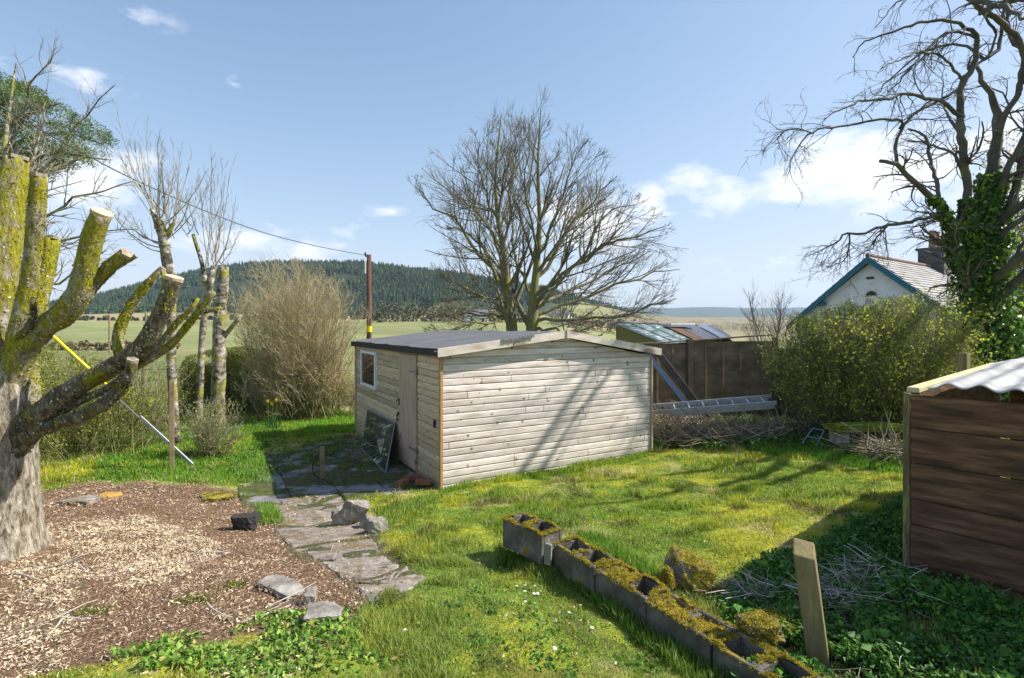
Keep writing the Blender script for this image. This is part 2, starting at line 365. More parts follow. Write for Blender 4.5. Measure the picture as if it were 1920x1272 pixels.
# ------------------------------------------------------------------ growth tools
def nrm(a): return a / (np.linalg.norm(a, axis=-1, keepdims=True) + 1e-9)
class Wood:
    def __init__(s): s.V = []; s.Q = []; s.n = 0
    def batch(s, pts, rad, sides):
        B, n, _ = pts.shape
        if B == 0: return
        t = nrm(np.gradient(pts, axis=1)) if n > 1 else pts
        m = nrm(t.mean(1)); ref = np.where((np.abs(m[:, 2]) < .75)[:, None], np.array((0, 0, 1.)), np.array((1., 0, 0)))[:, None, :]
        a = nrm(np.cross(t, np.broadcast_to(ref, t.shape))); b = np.cross(t, a)
        th = np.linspace(0, 2 * np.pi, sides, endpoint=False)
        V = pts[:, :, None, :] + rad[:, :, None, None] * (np.cos(th)[None, None, :, None] * a[:, :, None, :] + np.sin(th)[None, None, :, None] * b[:, :, None, :])
        i = np.arange(B)[:, None, None] * n * sides + np.arange(n - 1)[None, :, None] * sides; j = np.arange(sides)[None, None, :]; k = (j + 1) % sides
        s.Q.append(np.stack([i + j, i + k, i + k + sides, i + j + sides], -1).reshape(-1, 4) + s.n)
        s.V.append(V.reshape(-1, 3)); s.n += B * n * sides
    def build(s, name, m, parent=None):
        if not s.V: return None
        return mk(name, np.vstack(s.V), np.vstack(s.Q), m, parent, smooth=True)
def curve(P0, D, L, Rr, n=6, wob=.12, up=.08, tip=.35, bend=None):
    B = len(P0); pts = np.zeros((B, n, 3)); pts[:, 0] = P0; d = nrm(D)
    u = np.array((0, 0, 1.)) * up
    for i in range(1, n):
        d = nrm(d + rng.normal(size=(B, 3)) * wob + u + (bend if bend is not None else 0)); pts[:, i] = pts[:, i - 1] + d * (L / (n - 1))[:, None]
    t = np.linspace(0, 1, n)[None, :]; return pts, Rr[:, None] * (1 - (1 - tip) * t)
def spawn(pts, rad, K, tmin=.2, ang=(25, 50), kL=(.4, .7), Lref=None, rs=.6, env=None, tmax=1.0, fall=.5, rmin=.004, flat=0.0):
    B, n, _ = pts.shape; t = rng.uniform(tmin, tmax, (B, K)); x = t * (n - 1); i = np.minimum(x.astype(int), n - 2); f = (x - i)[..., None]
    bi = np.arange(B)[:, None]; p = pts[bi, i] * (1 - f) + pts[bi, i + 1] * f; d = nrm(pts[bi, i + 1] - pts[bi, i])
    r = rad[bi, i] * (1 - f[..., 0]) + rad[bi, i + 1] * f[..., 0]
    q = rng.normal(size=(B, K, 3)); q[..., 2] *= (1 - flat); q = nrm(q - (q * d).sum(-1, keepdims=True) * d)
    a = np.radians(rng.uniform(*ang, (B, K)))[..., None]; nd = nrm(d * np.cos(a) + q * np.sin(a))
    L = (Lref if Lref is not None else np.linalg.norm(np.diff(pts, axis=1), axis=-1).sum(1))
    L = np.broadcast_to(np.asarray(L, float), (B,))[:, None] * rng.uniform(*kL, (B, K)) * (1 - fall * t)
    p, nd, L, r = p.reshape(-1, 3), nd.reshape(-1, 3), L.ravel(), np.maximum(r.ravel() * rs, rmin)
    if env is not None:
        for _ in range(3): o = ~env(p + nd * L[:, None]); L = np.where(o, L * .62, L)
        k = env(p + nd * (L * .8)[:, None]) & (L > .05); p, nd, L, r = p[k], nd[k], L[k], r[k]
    return p, nd, L, r
def resamp(limbs, n):
    """limbs: list of Nx4 (x,y,z,r) -> (B,n,3),(B,n)"""
    o = []
    for l in limbs:
        s = spline(l, n=6); c = np.concatenate([[0], np.cumsum(np.linalg.norm(np.diff(s[:, :3], axis=0), axis=1))]); t = np.linspace(0, c[-1], n)
        o.append(np.stack([np.interp(t, c, s[:, k]) for k in range(4)], -1))
    o = np.array(o); return o[..., :3], o[..., 3]
def pxl(pts, Y, dz=0.0):
    """authored limb: rows (u, v, radius in px[, extra depth]) seen at depth Y -> real x, y, z, r; the depth runs smoothly from 0 to dz"""
    o = []
    for i, q in enumerate(pts):
        y = Y + (q[3] if len(q) > 3 else dz * i / max(1, len(pts) - 1)); o.append((*P(q[0], q[1], y), q[2] / F * y))
    return np.array(o)
def attach(limbs, Y0, first=1, thr=60):
    """make every limb start on the centre line of an earlier one, so that nothing floats"""
    out_ = [np.array(l) for l in limbs[:first]]; dense = [spline(l, n=10) for l in out_]
    for l in limbs[first:]:
        l = np.array(l); A = np.vstack(dense); su = lambda q: np.stack([q[:, 0] / q[:, 1], (q[:, 2] - CAMZ) / q[:, 1]], -1) * F
        d = np.linalg.norm(su(A) - su(l[:1]), axis=1); i = int(d.argmin())
        if d[i] < thr:
            k = A[i, 1] - l[0, 1]; sc_ = 1 + k / l[0, 1]; n = len(l)
            for j in range(n):
                kk_ = 1 + (sc_ - 1) * (1 - .5 * j / max(1, n - 1)); l[j, 0] *= kk_; l[j, 1] *= kk_; l[j, 2] = CAMZ + (l[j, 2] - CAMZ) * kk_
            l[0, :3] = A[i, :3]
        out_.append(l); dense.append(spline(l, n=10))
    return out_
def pxenv(poly, Y0, thick, rag=0):
    """crown volume: outline polygon at depth Y0, round in depth"""
    P_ = [(P(u, v, Y0)[0], P(u, v, Y0)[2]) for u, v in poly]; A = np.array(P_); c = A.mean(0)
    def f(p):
        if rag: p = np.array((c[0], Y0, c[1])) + (p - np.array((c[0], Y0, c[1]))) * (1 + rag * (vnoise(p[:, 0] * 1.3 + p[:, 1], p[:, 2] * 1.3, 1.4, 6) - .42) + rag * .6 * (vnoise(p[:, 0] * 4 - p[:, 1] * 3, p[:, 2] * 4, 1.2, 9) - .5))[:, None]
        k = np.sqrt(np.clip(1 - ((p[:, 1] - Y0) / thick) ** 2, 0.0001, 1)); x = c[0] + (p[:, 0] - c[0]) / np.maximum(k, .45); z = p[:, 2]
        return inpoly(x, z, P_) & (np.abs(p[:, 1] - Y0) < thick)
    return f
def leaves(C, size, N_=None, asp=.55, bias=None, fold=0.0, jit=.3):
    """leaf-sized diamond faces at centres C"""
    n = len(C); s = size * rng.uniform(1 - jit, 1 + jit, n)[:, None]
    a = rng.normal(size=(n, 3)); nn = rng.normal(size=(n, 3))
    if bias is not None: nn = nn * .6 + np.asarray(bias)
    nn = nrm(nn); a = nrm(a - (a * nn).sum(-1, keepdims=True) * nn); b = np.cross(nn, a)
    m = C + a * s * .08
    V = np.stack([C - a * s * .5, m + b * s * asp * .5 - nn * s * fold, C + a * s * .5, m - b * s * asp * .5 - nn * s * fold], 1).reshape(-1, 3)
    return V, np.arange(4 * n).reshape(-1, 4)
def pick(pts, n, sd_):
    i = rng.integers(0, len(pts), n); return pts[i] + rng.normal(size=(n, 3)) * sd_

M_bark = mat('bark_mat', [(.3, (.08, .07, .05)), (.5, (.17, .155, .11)), (.7, (.29, .27, .21))], 4, 10, bump=.02, bscale=9, stretch=(5, 5, 1.3),
             moss=((.14, .15, .015), (.33, .31, .02)), mscale=1.6, mlo=.47, mhi=.6)
M_oldbark = mat('old_bark_mat', [(.32, (.05, .035, .025)), (.46, (.19, .15, .115)), (.6, (.36, .32, .27))], 5, 10, bump=.05, bscale=6, stretch=(3.5, 3.5, .9), moss=((.10, .11, .015), (.22, .20, .02)), mscale=1.1, mlo=.63, mhi=.8, dist=.6)
M_tw = mat('pale_twig_mat', [(.3, (.20, .17, .12)), (.7, (.40, .36, .28))], 3, 4)
M_twd = mat('grey_green_twig_mat', [(.3, (.11, .10, .065)), (.7, (.21, .19, .13))], 2, 5)
M_twg = mat('dark_twig_mat', [(.3, (.06, .055, .045)), (.7, (.16, .15, .12))], 2, 5, moss=((.10, .11, .03), (.2, .2, .05)), mscale=1.5, mlo=.6, mhi=.7)
M_brush = mat('tan_brush_mat', [(.2, (.32, .25, .14)), (.8, (.62, .51, .33))], 2, 4, island=.5)
M_olive = mat('olive_stem_mat', [(.2, (.13, .13, .04)), (.8, (.27, .24, .10))], 2, 4, island=.5)
M_birch = mat('birch_bark_mat', [(.38, (.05, .042, .03)), (.5, (.20, .17, .13)), (.64, (.48, .45, .38))], 7, 10, bump=.02, dist=.8, stretch=(1, 1, 1.4), moss=((.18, .18, .03), (.34, .30, .04)), mscale=2.5, mlo=.50, mhi=.60)
M_cutw = mat('weathered_cut_mat', [(.3, (.16, .13, .09)), (.5, (.30, .25, .18)), (.7, (.42, .37, .29))], 18, 9, bump=.01)
M_cut = mat('cut_wood_mat', [(.3, (.42, .30, .20)), (.7, (.62, .48, .36))], 14, 6)
M_leafY = mat('yellow_green_leaf_mat', [(.15, (.16, .23, .03)), (.5, (.35, .43, .05)), (.85, (.60, .62, .09))], 1, 3, island=.75, transl=.5, rough=.55)
M_leafG = mat('green_leaf_mat', [(.15, (.022, .05, .01)), (.6, (.06, .12, .018)), (.9, (.15, .24, .03))], 1, 3, island=.75, transl=.3, rough=.45)
M_ivy = mat('ivy_leaf_mat', [(.15, (.03, .08, .015)), (.6, (.09, .19, .03)), (.8, (.22, .38, .04)), (.93, (.45, .58, .05))], 1.5, 3, island=.75, transl=.45, rough=.35, spec=.5)
M_hedgeL = mat('hedge_leaf_mat', [(.15, (.08, .10, .015)), (.6, (.17, .19, .03)), (.9, (.34, .34, .05))], 1, 3, island=.7, transl=.25, rough=.6)
M_needle = mat('pine_needle_mat', [(.2, (.06, .10, .025)), (.8, (.17, .23, .06))], 1, 3, island=.6, transl=.2, rough=.6)
M_autumn = mat('gold_leaf_mat', [(.15, (.10, .16, .02)), (.45, (.32, .38, .03)), (.75, (.62, .52, .05)), (.92, (.60, .22, .04))], .9, 3, island=.65, transl=.5)

# ------------------------------------------------------------------ conifer forest on the hill (far-off wood)
def forest(name, x, y, z, h, m, w=.2):
    n = len(x); sides = 6; Vs = []; Fs = []; off = 0
    th = np.linspace(0, 2 * np.pi, sides, endpoint=False)[None, :] + rng.uniform(0, 1, (n, 1))
    for (z0, z1, rr) in ((.06, .5, 1.0), (.3, .76, .74), (.56, 1.0, .45)):
        rad = h[:, None] * np.broadcast_to(w, (n,))[:, None] * rr * rng.uniform(.65, 1.25, (n, sides))
        ring = np.stack([x[:, None] + rad * np.cos(th), y[:, None] + rad * np.sin(th), z[:, None] + h[:, None] * (z0 + rng.uniform(-.05, .05, (n, sides)))], -1)
        top = np.stack([x, y, z + h * z1 * np.where(w > .3, .8, 1)], -1)[:, None, :]; V = np.concatenate([ring, top], 1).reshape(-1, 3)
        i = np.arange(n)[:, None] * (sides + 1); j = np.arange(sides)[None, :]
        Fs.append(np.stack([i + j, i + (j + 1) % sides, i + sides + 0 * j], -1).reshape(-1, 3) + off); Vs.append(V); off += len(V)
    return mk(name, np.vstack(Vs), np.vstack(Fs), m)
M_conif = mat('conifer_mat', [(.25, (.010, .028, .016)), (.5, (.025, .055, .025)), (.68, (.06, .085, .03)), (.85, (.12, .12, .045))], .022, 6, island=.42, rough=.9, coord='Object')
n = 36000; yy = rng.uniform(440, 960, n); uu_ = rng.uniform(-150, 1190, n)
foot = 455 + 40 * (vnoise(uu_, uu_ * 0, .01, 4) - .5) + 90 * ss(700, 860, uu_) ; k = (yy > foot); yy, uu_ = yy[k], uu_[k]; xx = (uu_ - 960) / F * yy
rv = np.interp(uu_, RU, RV); k = (rv < 592) & ~((fbm(xx, yy, .012, 90) > .66)) & ~CLR(uu_, yy); xx, yy = xx[k], yy[k]
T(forest('conifer_forest', xx, yy, H(xx, yy) - .5, rng.uniform(4.5, 10.5, len(xx)) * (.7 + .6 * fbm(xx, yy, .03, 12)), M_conif, np.where(rng.uniform(size=len(xx)) < .28 * fbm(xx, yy, .02, 55) * 2, .38, .2)), 'dark green conifer plantation covering the long hill behind the fields', 'forest', kind='stuff')
# bushes along the field edges
def blobtree(c, r, h, m, nl, size, mb=None):
    d = nrm(rng.normal(size=(nl, 3))); rad = rng.uniform(.45, 1, nl)[:, None] ** .5 * (1 + .35 * (vnoise(d[:, 0] * 3, d[:, 1] * 3 + d[:, 2] * 2, 1.3, int(c[0]) % 7) - .5))[:, None]
    return np.array(c) + d * rad * np.array((r, r, h)) + np.array((0, 0, h * .9))
def scrub(name, spots, m, label, size, nl):
    C = np.vstack([blobtree((*q[:2], float(H(q[0], q[1]))), q[2], q[3], m, nl, size) for q in spots])
    V, Fq = leaves(C, size, asp=.8); return T(mk(name, V, Fq, m), label, 'hedgerow', kind='stuff')
M_scrub = mat('scrub_mat', [(.2, (.045, .055, .025)), (.8, (.14, .13, .07))], .05, 4, island=.6)
M_scrubp = mat('pale_scrub_mat', [(.2, (.13, .11, .055)), (.8, (.30, .24, .13))], .05, 4, island=.6)
sp = []
for (ua, ub, Y, r, n) in ((120, 700, 292, 1.3, 60), (690, 1000, 250, 4.0, 34), (700, 960, 330, 5.0, 26), (1040, 1240, 300, 3.0, 26)):
    for i in range(n):
        u = ua + (ub - ua) * (i + rng.uniform(0, 1)) / n; y = Y + rng.uniform(-12, 12); rr = r * rng.uniform(.6, 1.4); sp.append(((u - 960) / F * y, y, rr, rr * rng.uniform(.7, 1.2)))
scrub('field_hedgerow', sp, M_scrub, 'dark hedges and scrub along the foot of the wooded hill', 1.2, 90)
sp = []
for (ua, ub, Y, r, n) in ((815, 960, 235, 4.2, 16), (1030, 1230, 210, 3.4, 22), (100, 330, 75, .45, 40), (680, 830, 70, .5, 14), (1150, 1480, 420, 4, 40)):
    for i in range(n):
        u = ua + (ub - ua) * (i + rng.uniform(0, 1)) / n; y = Y * rng.uniform(.95, 1.05); rr = r * rng.uniform(.6, 1.4); sp.append(((u - 960) / F * y, y, rr, rr * rng.uniform(.7, 1.2)))
scrub('pale_hedgerow', sp, M_scrubp, 'pale leafless hedges crossing the fields beyond the garden', .6, 110)

# far houses
M_white = plain('white_render', (.72, .70, .66), .9); M_slate = mat('slate_mat', [(.3, (.09, .09, .10)), (.7, (.19, .19, .20))], 2, 5)
M_darkwin = plain('dark_window', (.03, .035, .04), .2)
def farhouse(u, Y, w, d, h, rot, label):
    x = (u - 960) / F * Y; r = empty('farmhouse', (x, Y, float(H(x, Y)) - .1), rot)
    T(r, label, 'house', 'white farmhouses far across the valley')
    b = MB(); b.prism([(-w / 2, -d / 2, 0), (w / 2, -d / 2, 0), (w / 2, d / 2, 0), (-w / 2, d / 2, 0)], (0, 0, h)); b.prism([(-w / 2, -d / 2, h), (-w / 2, d / 2, h), (-w / 2, 0, h + d * .42)], (w, 0, 0)); b.build('wall', M_white, r)
    q = MB(); e = .3
    for s in (-1, 1): q.prism([(-w / 2 - e, s * (d / 2 + e), h - .1), (-w / 2 - e, 0, h + d * .42 + .15), (-w / 2 - e, 0, h + d * .42 + .35), (-w / 2 - e, s * (d / 2 + e), h + .12)], (w + 2 * e, 0, 0))
    q.build('roof', M_slate, r)
    for i in (-1, 1): MB().box((i * w * .25, -d / 2 - .02, h * .55), (1.1, .1, 1.2)).build('window', M_darkwin, r)
farhouse(893, 215, 9, 6, 3.2, .2, 'small white farmhouse seen through the left side of the big bare tree')
farhouse(1052, 235, 8, 6, 3.6, -.4, 'white house glimpsed between the twin trunks and shed apex')

# ------------------------------------------------------------------ cottage beyond the garden
M_teal = plain('teal_paint', (.015, .13, .19), .45); M_rend = mat('render_mat', [(.3, (.70, .70, .72)), (.7, (.84, .84, .86))], 3, 8, bump=.006, bscale=60)
M_croof = mat('cottage_slate_mat', [(.3, (.24, .235, .23)), (.5, (.36, .35, .34)), (.7, (.48, .46, .44))], 1.6, 8, bump=.012, bscale=5, moss=((.2, .18, .1), (.3, .26, .14)), mscale=1.5, mlo=.6, mhi=.7)
M_stone = mat('chimney_stone_mat', [(.3, (.05, .05, .055)), (.7, (.14, .135, .13))], 6, 6, bump=.02); M_pot = plain('clay_pot_mat', (.32, .18, .11), .8)
CY = 24.0
apx = P(1632, 482, CY); cot = empty('cottage', (apx[0], CY, -.3), R(-54))
T(cot, 'white rendered cottage with teal bargeboards and grey slate roof behind the bush', 'cottage')
za = apx[2] + .3; ew = 3.5; ze = za - ew * .86; Ld = 14.0
b = MB(); b.prism([(-ew + .25, 0, 0), (ew - .25, 0, 0), (ew - .25, 0, ze + .1), (0, 0, za - .25), (-ew + .25, 0, ze + .1)], (0, Ld, 0)); b.build('wall', M_rend, cot)
for s in (-1, 1):
    # slate roof built of courses
    rb = MB(); nc = 22; sl = np.array((s * ew, 0, ze - za)); 
    for i in range(nc):
        a = sl * (i / nc); c = sl * ((i + 1.12) / nc); up = np.array((s * .02, 0, .035))
        for j in range(27):
            y0 = -.3 + (Ld + .6) * (j + (i % 2) * .5) / 27.5; y1 = y0 + (Ld + .6) / 27.5 - .02; lift = rng.uniform(0, .012)
            rb.prism([(a[0], y0, za + a[2]), (c[0] + up[0], y0, za + c[2] + up[2] + lift), (c[0] + up[0], y1, za + c[2] + up[2] + lift), (a[0], y1, za + a[2])], (0, 0, -.025))
    rf = rb.build('roof', M_croof, cot)
    bb = MB(); bb.prism([(0, -.34, za + .02), (s * (ew + .1), -.34, ze - .08), (s * (ew + .1), -.34, ze - .34), (0, -.34, za - .28)], (0, .05, 0)); bb.build('bargeboard', M_teal, cot)
    sf = MB(); sf.prism([(0, -.28, za - .12), (s * ew, -.28, ze - .12), (s * ew, -.28, ze - .16), (0, -.28, za - .16)], (0, .28, 0)); sf.build('soffit', M_teal, cot)
rd = MB(); rd.tube([(0, -.34, za + .05), (0, Ld + .3, za + .05)], .09, 8); rd.build('ridge_tile', plain('ridge_mat', (.20, .13, .10), .9), cot)
MB().box((-2.0, -.14, za - 2.05), (.3, .25, .2), bev=.02).build('bracket', M_teal, cot)
vt = MB(); vt.prism([(.0, 0, 0)] and [(math.cos(t) * .22, 0, math.sin(t) * .22) for t in np.linspace(0, math.pi, 9)], (0, -.05, 0)); o = vt.build('vent', M_darkwin, cot); o.location = (.05, .01, za - 1.75)
MB().box((0, -.03, za - .95), (.3, .08, .1), bev=.02).build('vent', M_darkwin, cot)
b = MB(); b.box((0, 8.4, za + .1), (1.15, 1.25, 1.75), bev=.02); b.box((0, 8.4, za + 1.0), (1.3, 1.4, .13), bev=.02); ch = b.build('chimney', M_stone, cot)
for dy in (-.3, .3):
    pt = MB(); pt.tube([(0, 8.4 + dy, za + 1.05), (0, 8.4 + dy, za + 1.4), (0, 8.4 + dy, za + 1.9), (0, 8.4 + dy, za + 1.98)], [.19, .17, .15, .18], 12); pt.build('chimney_pot', M_pot, ch)

# ------------------------------------------------------------------ neighbour's outbuilding roof behind the fence
M_rust = mat('rust_sheet_mat', [(.3, (.28, .16, .09)), (.7, (.46, .30, .19))], 4, 8, metal=.1, rough=.7); M_grey = mat('grey_sheet_mat', [(.3, (.24, .24, .26)), (.7, (.34, .34, .37))], 2, 8, rough=.55)
M_mossglass = mat('mossy_glazing_mat', [(.35, (.04, .07, .055)), (.5, (.10, .15, .12)), (.62, (.5, .56, .55))], 6, 10, rough=.35, stretch=(1, 1, .6))
M_zinc = plain('zinc_mat', (.5, .54, .58), .4, .5)
Yb = 16.0; q0, q1, q2, q3 = P(1248, 645, 14.2), P(1152, 606, 17.2), P(1340, 612, 19.5), P(1378, 636, 15.8)
ob = empty('outbuilding', (q0[0], q0[1], 0)); T(ob, 'low outbuilding with mossy glazing and patched corrugated sheets behind the fence', 'outbuilding'); O = np.array((q0[0], q0[1], 0))
def sheet(s0, s1, lift, m, name, waves=6, amp=.02):
    nu = waves * 8; us = np.linspace(s0, s1, nu); A = q0 + (q3 - q0) * us[:, None]; B = q1 + (q2 - q1) * us[:, None]
    w = np.sin(np.arange(nu) / 8 * 2 * np.pi) * amp + lift
    V = np.vstack([A, B]) - O; V[:, 2] += np.tile(w, 2); lo = V - np.array((0, 0, .008)); i = np.arange(nu - 1)
    mk(name, np.vstack([V, lo]), [np.stack([i, i + 1, i + 1 + nu, i + nu], -1), np.stack([i, i + 1, i + 1 + nu, i + nu], -1)[:, ::-1] + 2 * nu], m, ob, smooth=True)
sheet(0, .42, .0, M_mossglass, 'glazing', 1, .004); sheet(.42, .56, .03, M_rust, 'roof_sheet', 4); sheet(.565, .78, .03, M_grey, 'roof_sheet', 6); sheet(.79, .9, .05, M_zinc, 'roof_sheet', 3); sheet(.905, 1.0, .03, M_grey, 'roof_sheet', 3)
def rail(a, b, w, m, name, par, off=(0, 0, 0)): return MB().tube([np.array(a) - off, np.array(b) - off], w, 4).build(name, m, par)
rail(q0, q1, .035, M_zinc, 'verge_trim', ob, O); rail(q1 + (0, 0, .03), q2 + (0, 0, .03), .04, M_slate, 'ridge_trim', ob, O)
for s in (.14, .28): rail(q0 + (q3 - q0) * s + (0, 0, .02), q1 + (q2 - q1) * s + (0, 0, .02), .014, M_zinc, 'glazing_bar', ob, O)
b = MB(); w0 = q0 - O; w1 = q1 - O; w3 = q3 - O; w2 = q2 - O
for (a, c) in ((w0, w1), (w3, w2), (w0, w3), (w1, w2)):
    nrmv = np.array((-(c - a)[1], (c - a)[0], 0)); nrmv = nrmv / np.linalg.norm(nrmv) * .04
    ctr = (w0 + w1 + w2 + w3) / 4; ia = a + (ctr - a) * .04; ic = c + (ctr - c) * .04
    b.prism([(ia[0], ia[1], -.4), (ic[0], ic[1], -.4), (ic[0], ic[1], ic[2] - .06), (ia[0], ia[1], ia[2] - .06)], nrmv)
b.build('wall', M_olive, ob)
MB().box((P(1262, 616, 17.5) - O + np.array((.2, 0, .1))), (.9, .5, .1), rz=.25, bev=.01).build('roof_window', M_zinc, ob)

# ------------------------------------------------------------------ big twin-trunked bare tree behind the shed
Yt = 19.0; gz = float(H(0, Yt)); tr = empty('bare_tree', (P(978, 0, Yt)[0], Yt, gz)); OT = np.array(tr.location)
T(tr, 'large leafless twin-trunked tree with a wide rounded crown behind the shed', 'tree')
env = pxenv([(762, 352), (800, 315), (845, 310), (870, 265), (915, 245), (940, 215), (975, 232), (1010, 212), (1055, 240), (1085, 280), (1125, 305), (1170, 325), (1185, 380), (1225, 400), (1262, 440), (1285, 500), (1272, 560), (1230, 610), (1150, 620), (960, 640), (800, 640), (775, 600), (815, 545), (800, 510), (825, 470), (770, 450), (790, 400)], Yt, 4.6)
yb = 604 + (CAMZ - gz) / Yt * F
T1 = pxl([(966, yb + 12, 17), (960, 620, 13), (952, 560, 10), (946, 480, 7), (932, 400, 5), (930, 320, 3.2), (940, 215, 1)], Yt, .3)
T2 = pxl([(990, yb + 12, 18), (998, 620, 14), (1000, 560, 10), (1008, 480, 7), (1012, 400, 5), (1008, 320, 3.4), (1014, 205, 1)], Yt, -.3)
limbs = []
for pts, dz in (([(946, 540, 6), (900, 480, 4.5), (850, 410, 3), (778, 350, 1)], -1.5), ([(946, 480, 5), (900, 400, 3.5), (862, 310, 1)], 1.5), ([(952, 570, 5), (900, 550, 4), (825, 520, 1.2)], -2),
    ([(956, 590, 5), (890, 605, 3.5), (800, 632, 1)], -2.5), ([(956, 600, 4), (900, 590, 3), (830, 580, 1)], 2), ([(940, 430, 4.5), (905, 350, 3), (900, 265, 1)], -1), ([(936, 440, 4), (960, 340, 3), (975, 230, 1)], 2.5),
    ([(1002, 545, 7), (1045, 470, 5), (1100, 390, 3), (1158, 330, 1)], 1), ([(1002, 560, 6), (1080, 500, 4.5), (1170, 450, 3), (1245, 425, 1)], -1.5), ([(1000, 590, 6), (1090, 560, 4.5), (1190, 520, 3), (1275, 505, 1)], 1.5),
    ([(1000, 605, 6), (1090, 600, 4.5), (1180, 590, 3), (1268, 560, 1)], -2.5), ([(1008, 500, 5), (1045, 400, 3.5), (1082, 275, 1)], -1.5), ([(1010, 470, 4), (985, 380, 3), (990, 250, 1)], -2), ([(998, 560, 5), (965, 470, 3.5), (958, 320, 1)], 2.5),
    ([(1004, 520, 5), (1070, 420, 3.5), (1130, 330, 1)], 3), ([(1000, 620, 5), (1060, 622, 4), (1130, 628, 1.5)], -3), ([(950, 520, 4), (880, 440, 3), (815, 420, 1)], 3), ([(1000, 575, 5), (1080, 540, 4), (1220, 470, 1)], 3),
    ([(1002, 580, 5), (1060, 520, 4), (1140, 400, 2), (1190, 385, 1)], -3), ([(950, 550, 5), (920, 430, 3), (870, 360, 1)], -3.2)):
    limbs.append(pxl(pts, Yt, dz))
limbs = attach([T1, T2] + limbs, Yt, 2)[2:]
for l in limbs: l[:, 3] *= .68
T1[:, 3] *= .88; T2[:, 3] *= .88
wd = Wood(); lp, lr = resamp([T1, T2] + limbs, 12)
lp[2:, 1:-1] += rng.normal(size=lp[2:, 1:-1].shape) * .06
wd.batch(lp[:2] - OT, lr[:2], 10); wd.batch(lp[2:] - OT, lr[2:], 6); wd.build('trunk', M_bark, tr)
tw = Wood(); ref = np.full(len(lp), 4.2)
p, d, L, r = spawn(lp, lr, 14, .2, (22, 46), (.5, .9), ref, .5, env, fall=.5, rmin=.008); c1, r1 = curve(p, d, L, r, 7, .055, .05); tw.batch(c1 - OT, r1, 4)
p, d, L, r = spawn(c1, r1, 6, .2, (18, 42), (.4, .75), None, .65, env, fall=.4, rmin=.006); c2, r2 = curve(p, d, L, r, 5, .06, .05); tw.batch(c2 - OT, r2, 3)
p, d, L, r = spawn(c2, r2, 5, .15, (20, 45), (.35, .75), None, .7, env, fall=.3, rmin=.0058); c3, r3 = curve(p, d, L, r, 3, .08, .05); tw.batch(c3 - OT, r3, 3)
print('mid tree', len(c1), len(c2), len(c3)); tw.build('twigs', M_twd, tr)

# small bare tree by the cottage, bare trees at the left
def bushy_tree(name, label, u, Y, poly, thick, nst, m, hgt, r0=.05, k=(7, 5), group=None, spread=(5, 40), cat='tree', buds=None):
    gx_, gy_ = (u - 960) / F * Y, Y; g = float(H(gx_, gy_)); t = empty(name, (gx_, gy_, g)); O_ = np.array(t.location); T(t, label, cat, group)
    env = pxenv(poly, Y, thick); a = rng.uniform(0, 2 * np.pi, nst); s = np.radians(rng.uniform(*spread, nst))
    d = np.stack([np.sin(s) * np.cos(a), np.sin(s) * np.sin(a), np.cos(s)], -1); p0 = np.tile(O_, (nst, 1)) + rng.normal(size=(nst, 3)) * np.array((.12, .12, 0)) - np.array((0, 0, .1))
    L = np.full(nst, hgt) * rng.uniform(.75, 1, nst)
    for _ in range(5): o_ = ~env(p0 + d * L[:, None]); L = np.where(o_, L * .85, L)
    w = Wood(); c0, q0_ = curve(p0, d, L, np.full(nst, r0) * rng.uniform(.7, 1.1, nst), 9, .07, .04, .2); w.batch(c0 - O_, q0_, 6); w.build('trunk' if nst < 7 else 'stems', m[0], t)
    w = Wood(); p, d, L, r = spawn(c0, q0_, k[0], .25, (18, 45), (.3, .55), None, .55, env, rmin=.005); c1, q1 = curve(p, d, L, r, 6, .1, .08); w.batch(c1 - O_, q1, 3)
    p, d, L, r = spawn(c1, q1, k[1], .15, (20, 50), (.35, .7), None, .7, env, rmin=.004, fall=.3); c2, q2 = curve(p, d, L, r, 4, .12, .08); w.batch(c2 - O_, q2, 3); w.build('twigs', m[1], t)
    return t, O_, c0, c1, c2
st, So, _, c1, c2 = bushy_tree('bare_sapling', 'small leafless multi-stemmed tree between the fence and the cottage', 1450, 17,
    [(1385, 620), (1388, 560), (1400, 520), (1425, 480), (1432, 505), (1470, 510), (1520, 540), (1535, 565), (1520, 620), (1500, 680), (1400, 680)], 1.4, 9, (M_twg, M_twg), 5.0, .035, (14, 8))

# ------------------------------------------------------------------ left-hand garden trees
# pine high at the left edge
Yp = 26.0; px_ = P(-60, 0, Yp)[0]; pine = empty('pine_tree', (px_, Yp, float(H(px_, Yp)))); OP = np.array(pine.location)
T(pine, 'tall dark green pine whose crown leans in at the top left', 'tree')
PT = pxl([(-60, 740, 13), (-62, 520, 11), (-50, 380, 9), (-30, 260, 6), (-20, 180, 3)], Yp, 0)
pl = [pxl(q, Yp, dz) for q, dz in (([(-55, 420, 5), (10, 340, 4), (90, 290, 3), (200, 300, 1)], -2), ([(-45, 340, 5), (30, 270, 4), (120, 250, 2.5), (190, 270, 1)], 1.5), ([(-35, 290, 4), (40, 220, 3), (110, 195, 1)], -1),
    ([(-25, 230, 4), (20, 180, 3), (60, 150, 1)], 1), ([(-50, 380, 4), (-130, 300, 3), (-200, 280, 1)], 1), ([(-30, 250, 4), (-90, 180, 2), (-120, 150, 1)], -1), ([(-48, 370, 5), (40, 330, 3), (140, 300, 1)], 3))]
w = Wood(); lp, lr = resamp([PT] + pl, 12); w.batch(lp - OP, lr, 7); w.build('trunk', M_twg, pine)
Cn = []
for i in range(1, len(lp)):
    for j in range(3, 12):
        if lp[i, j, 0] < P(230, 0, Yp)[0]: Cn.append(lp[i, j] + rng.normal(size=(7, 3)) * np.array((.55, .8, .35)) + np.array((0, 0, .35)))
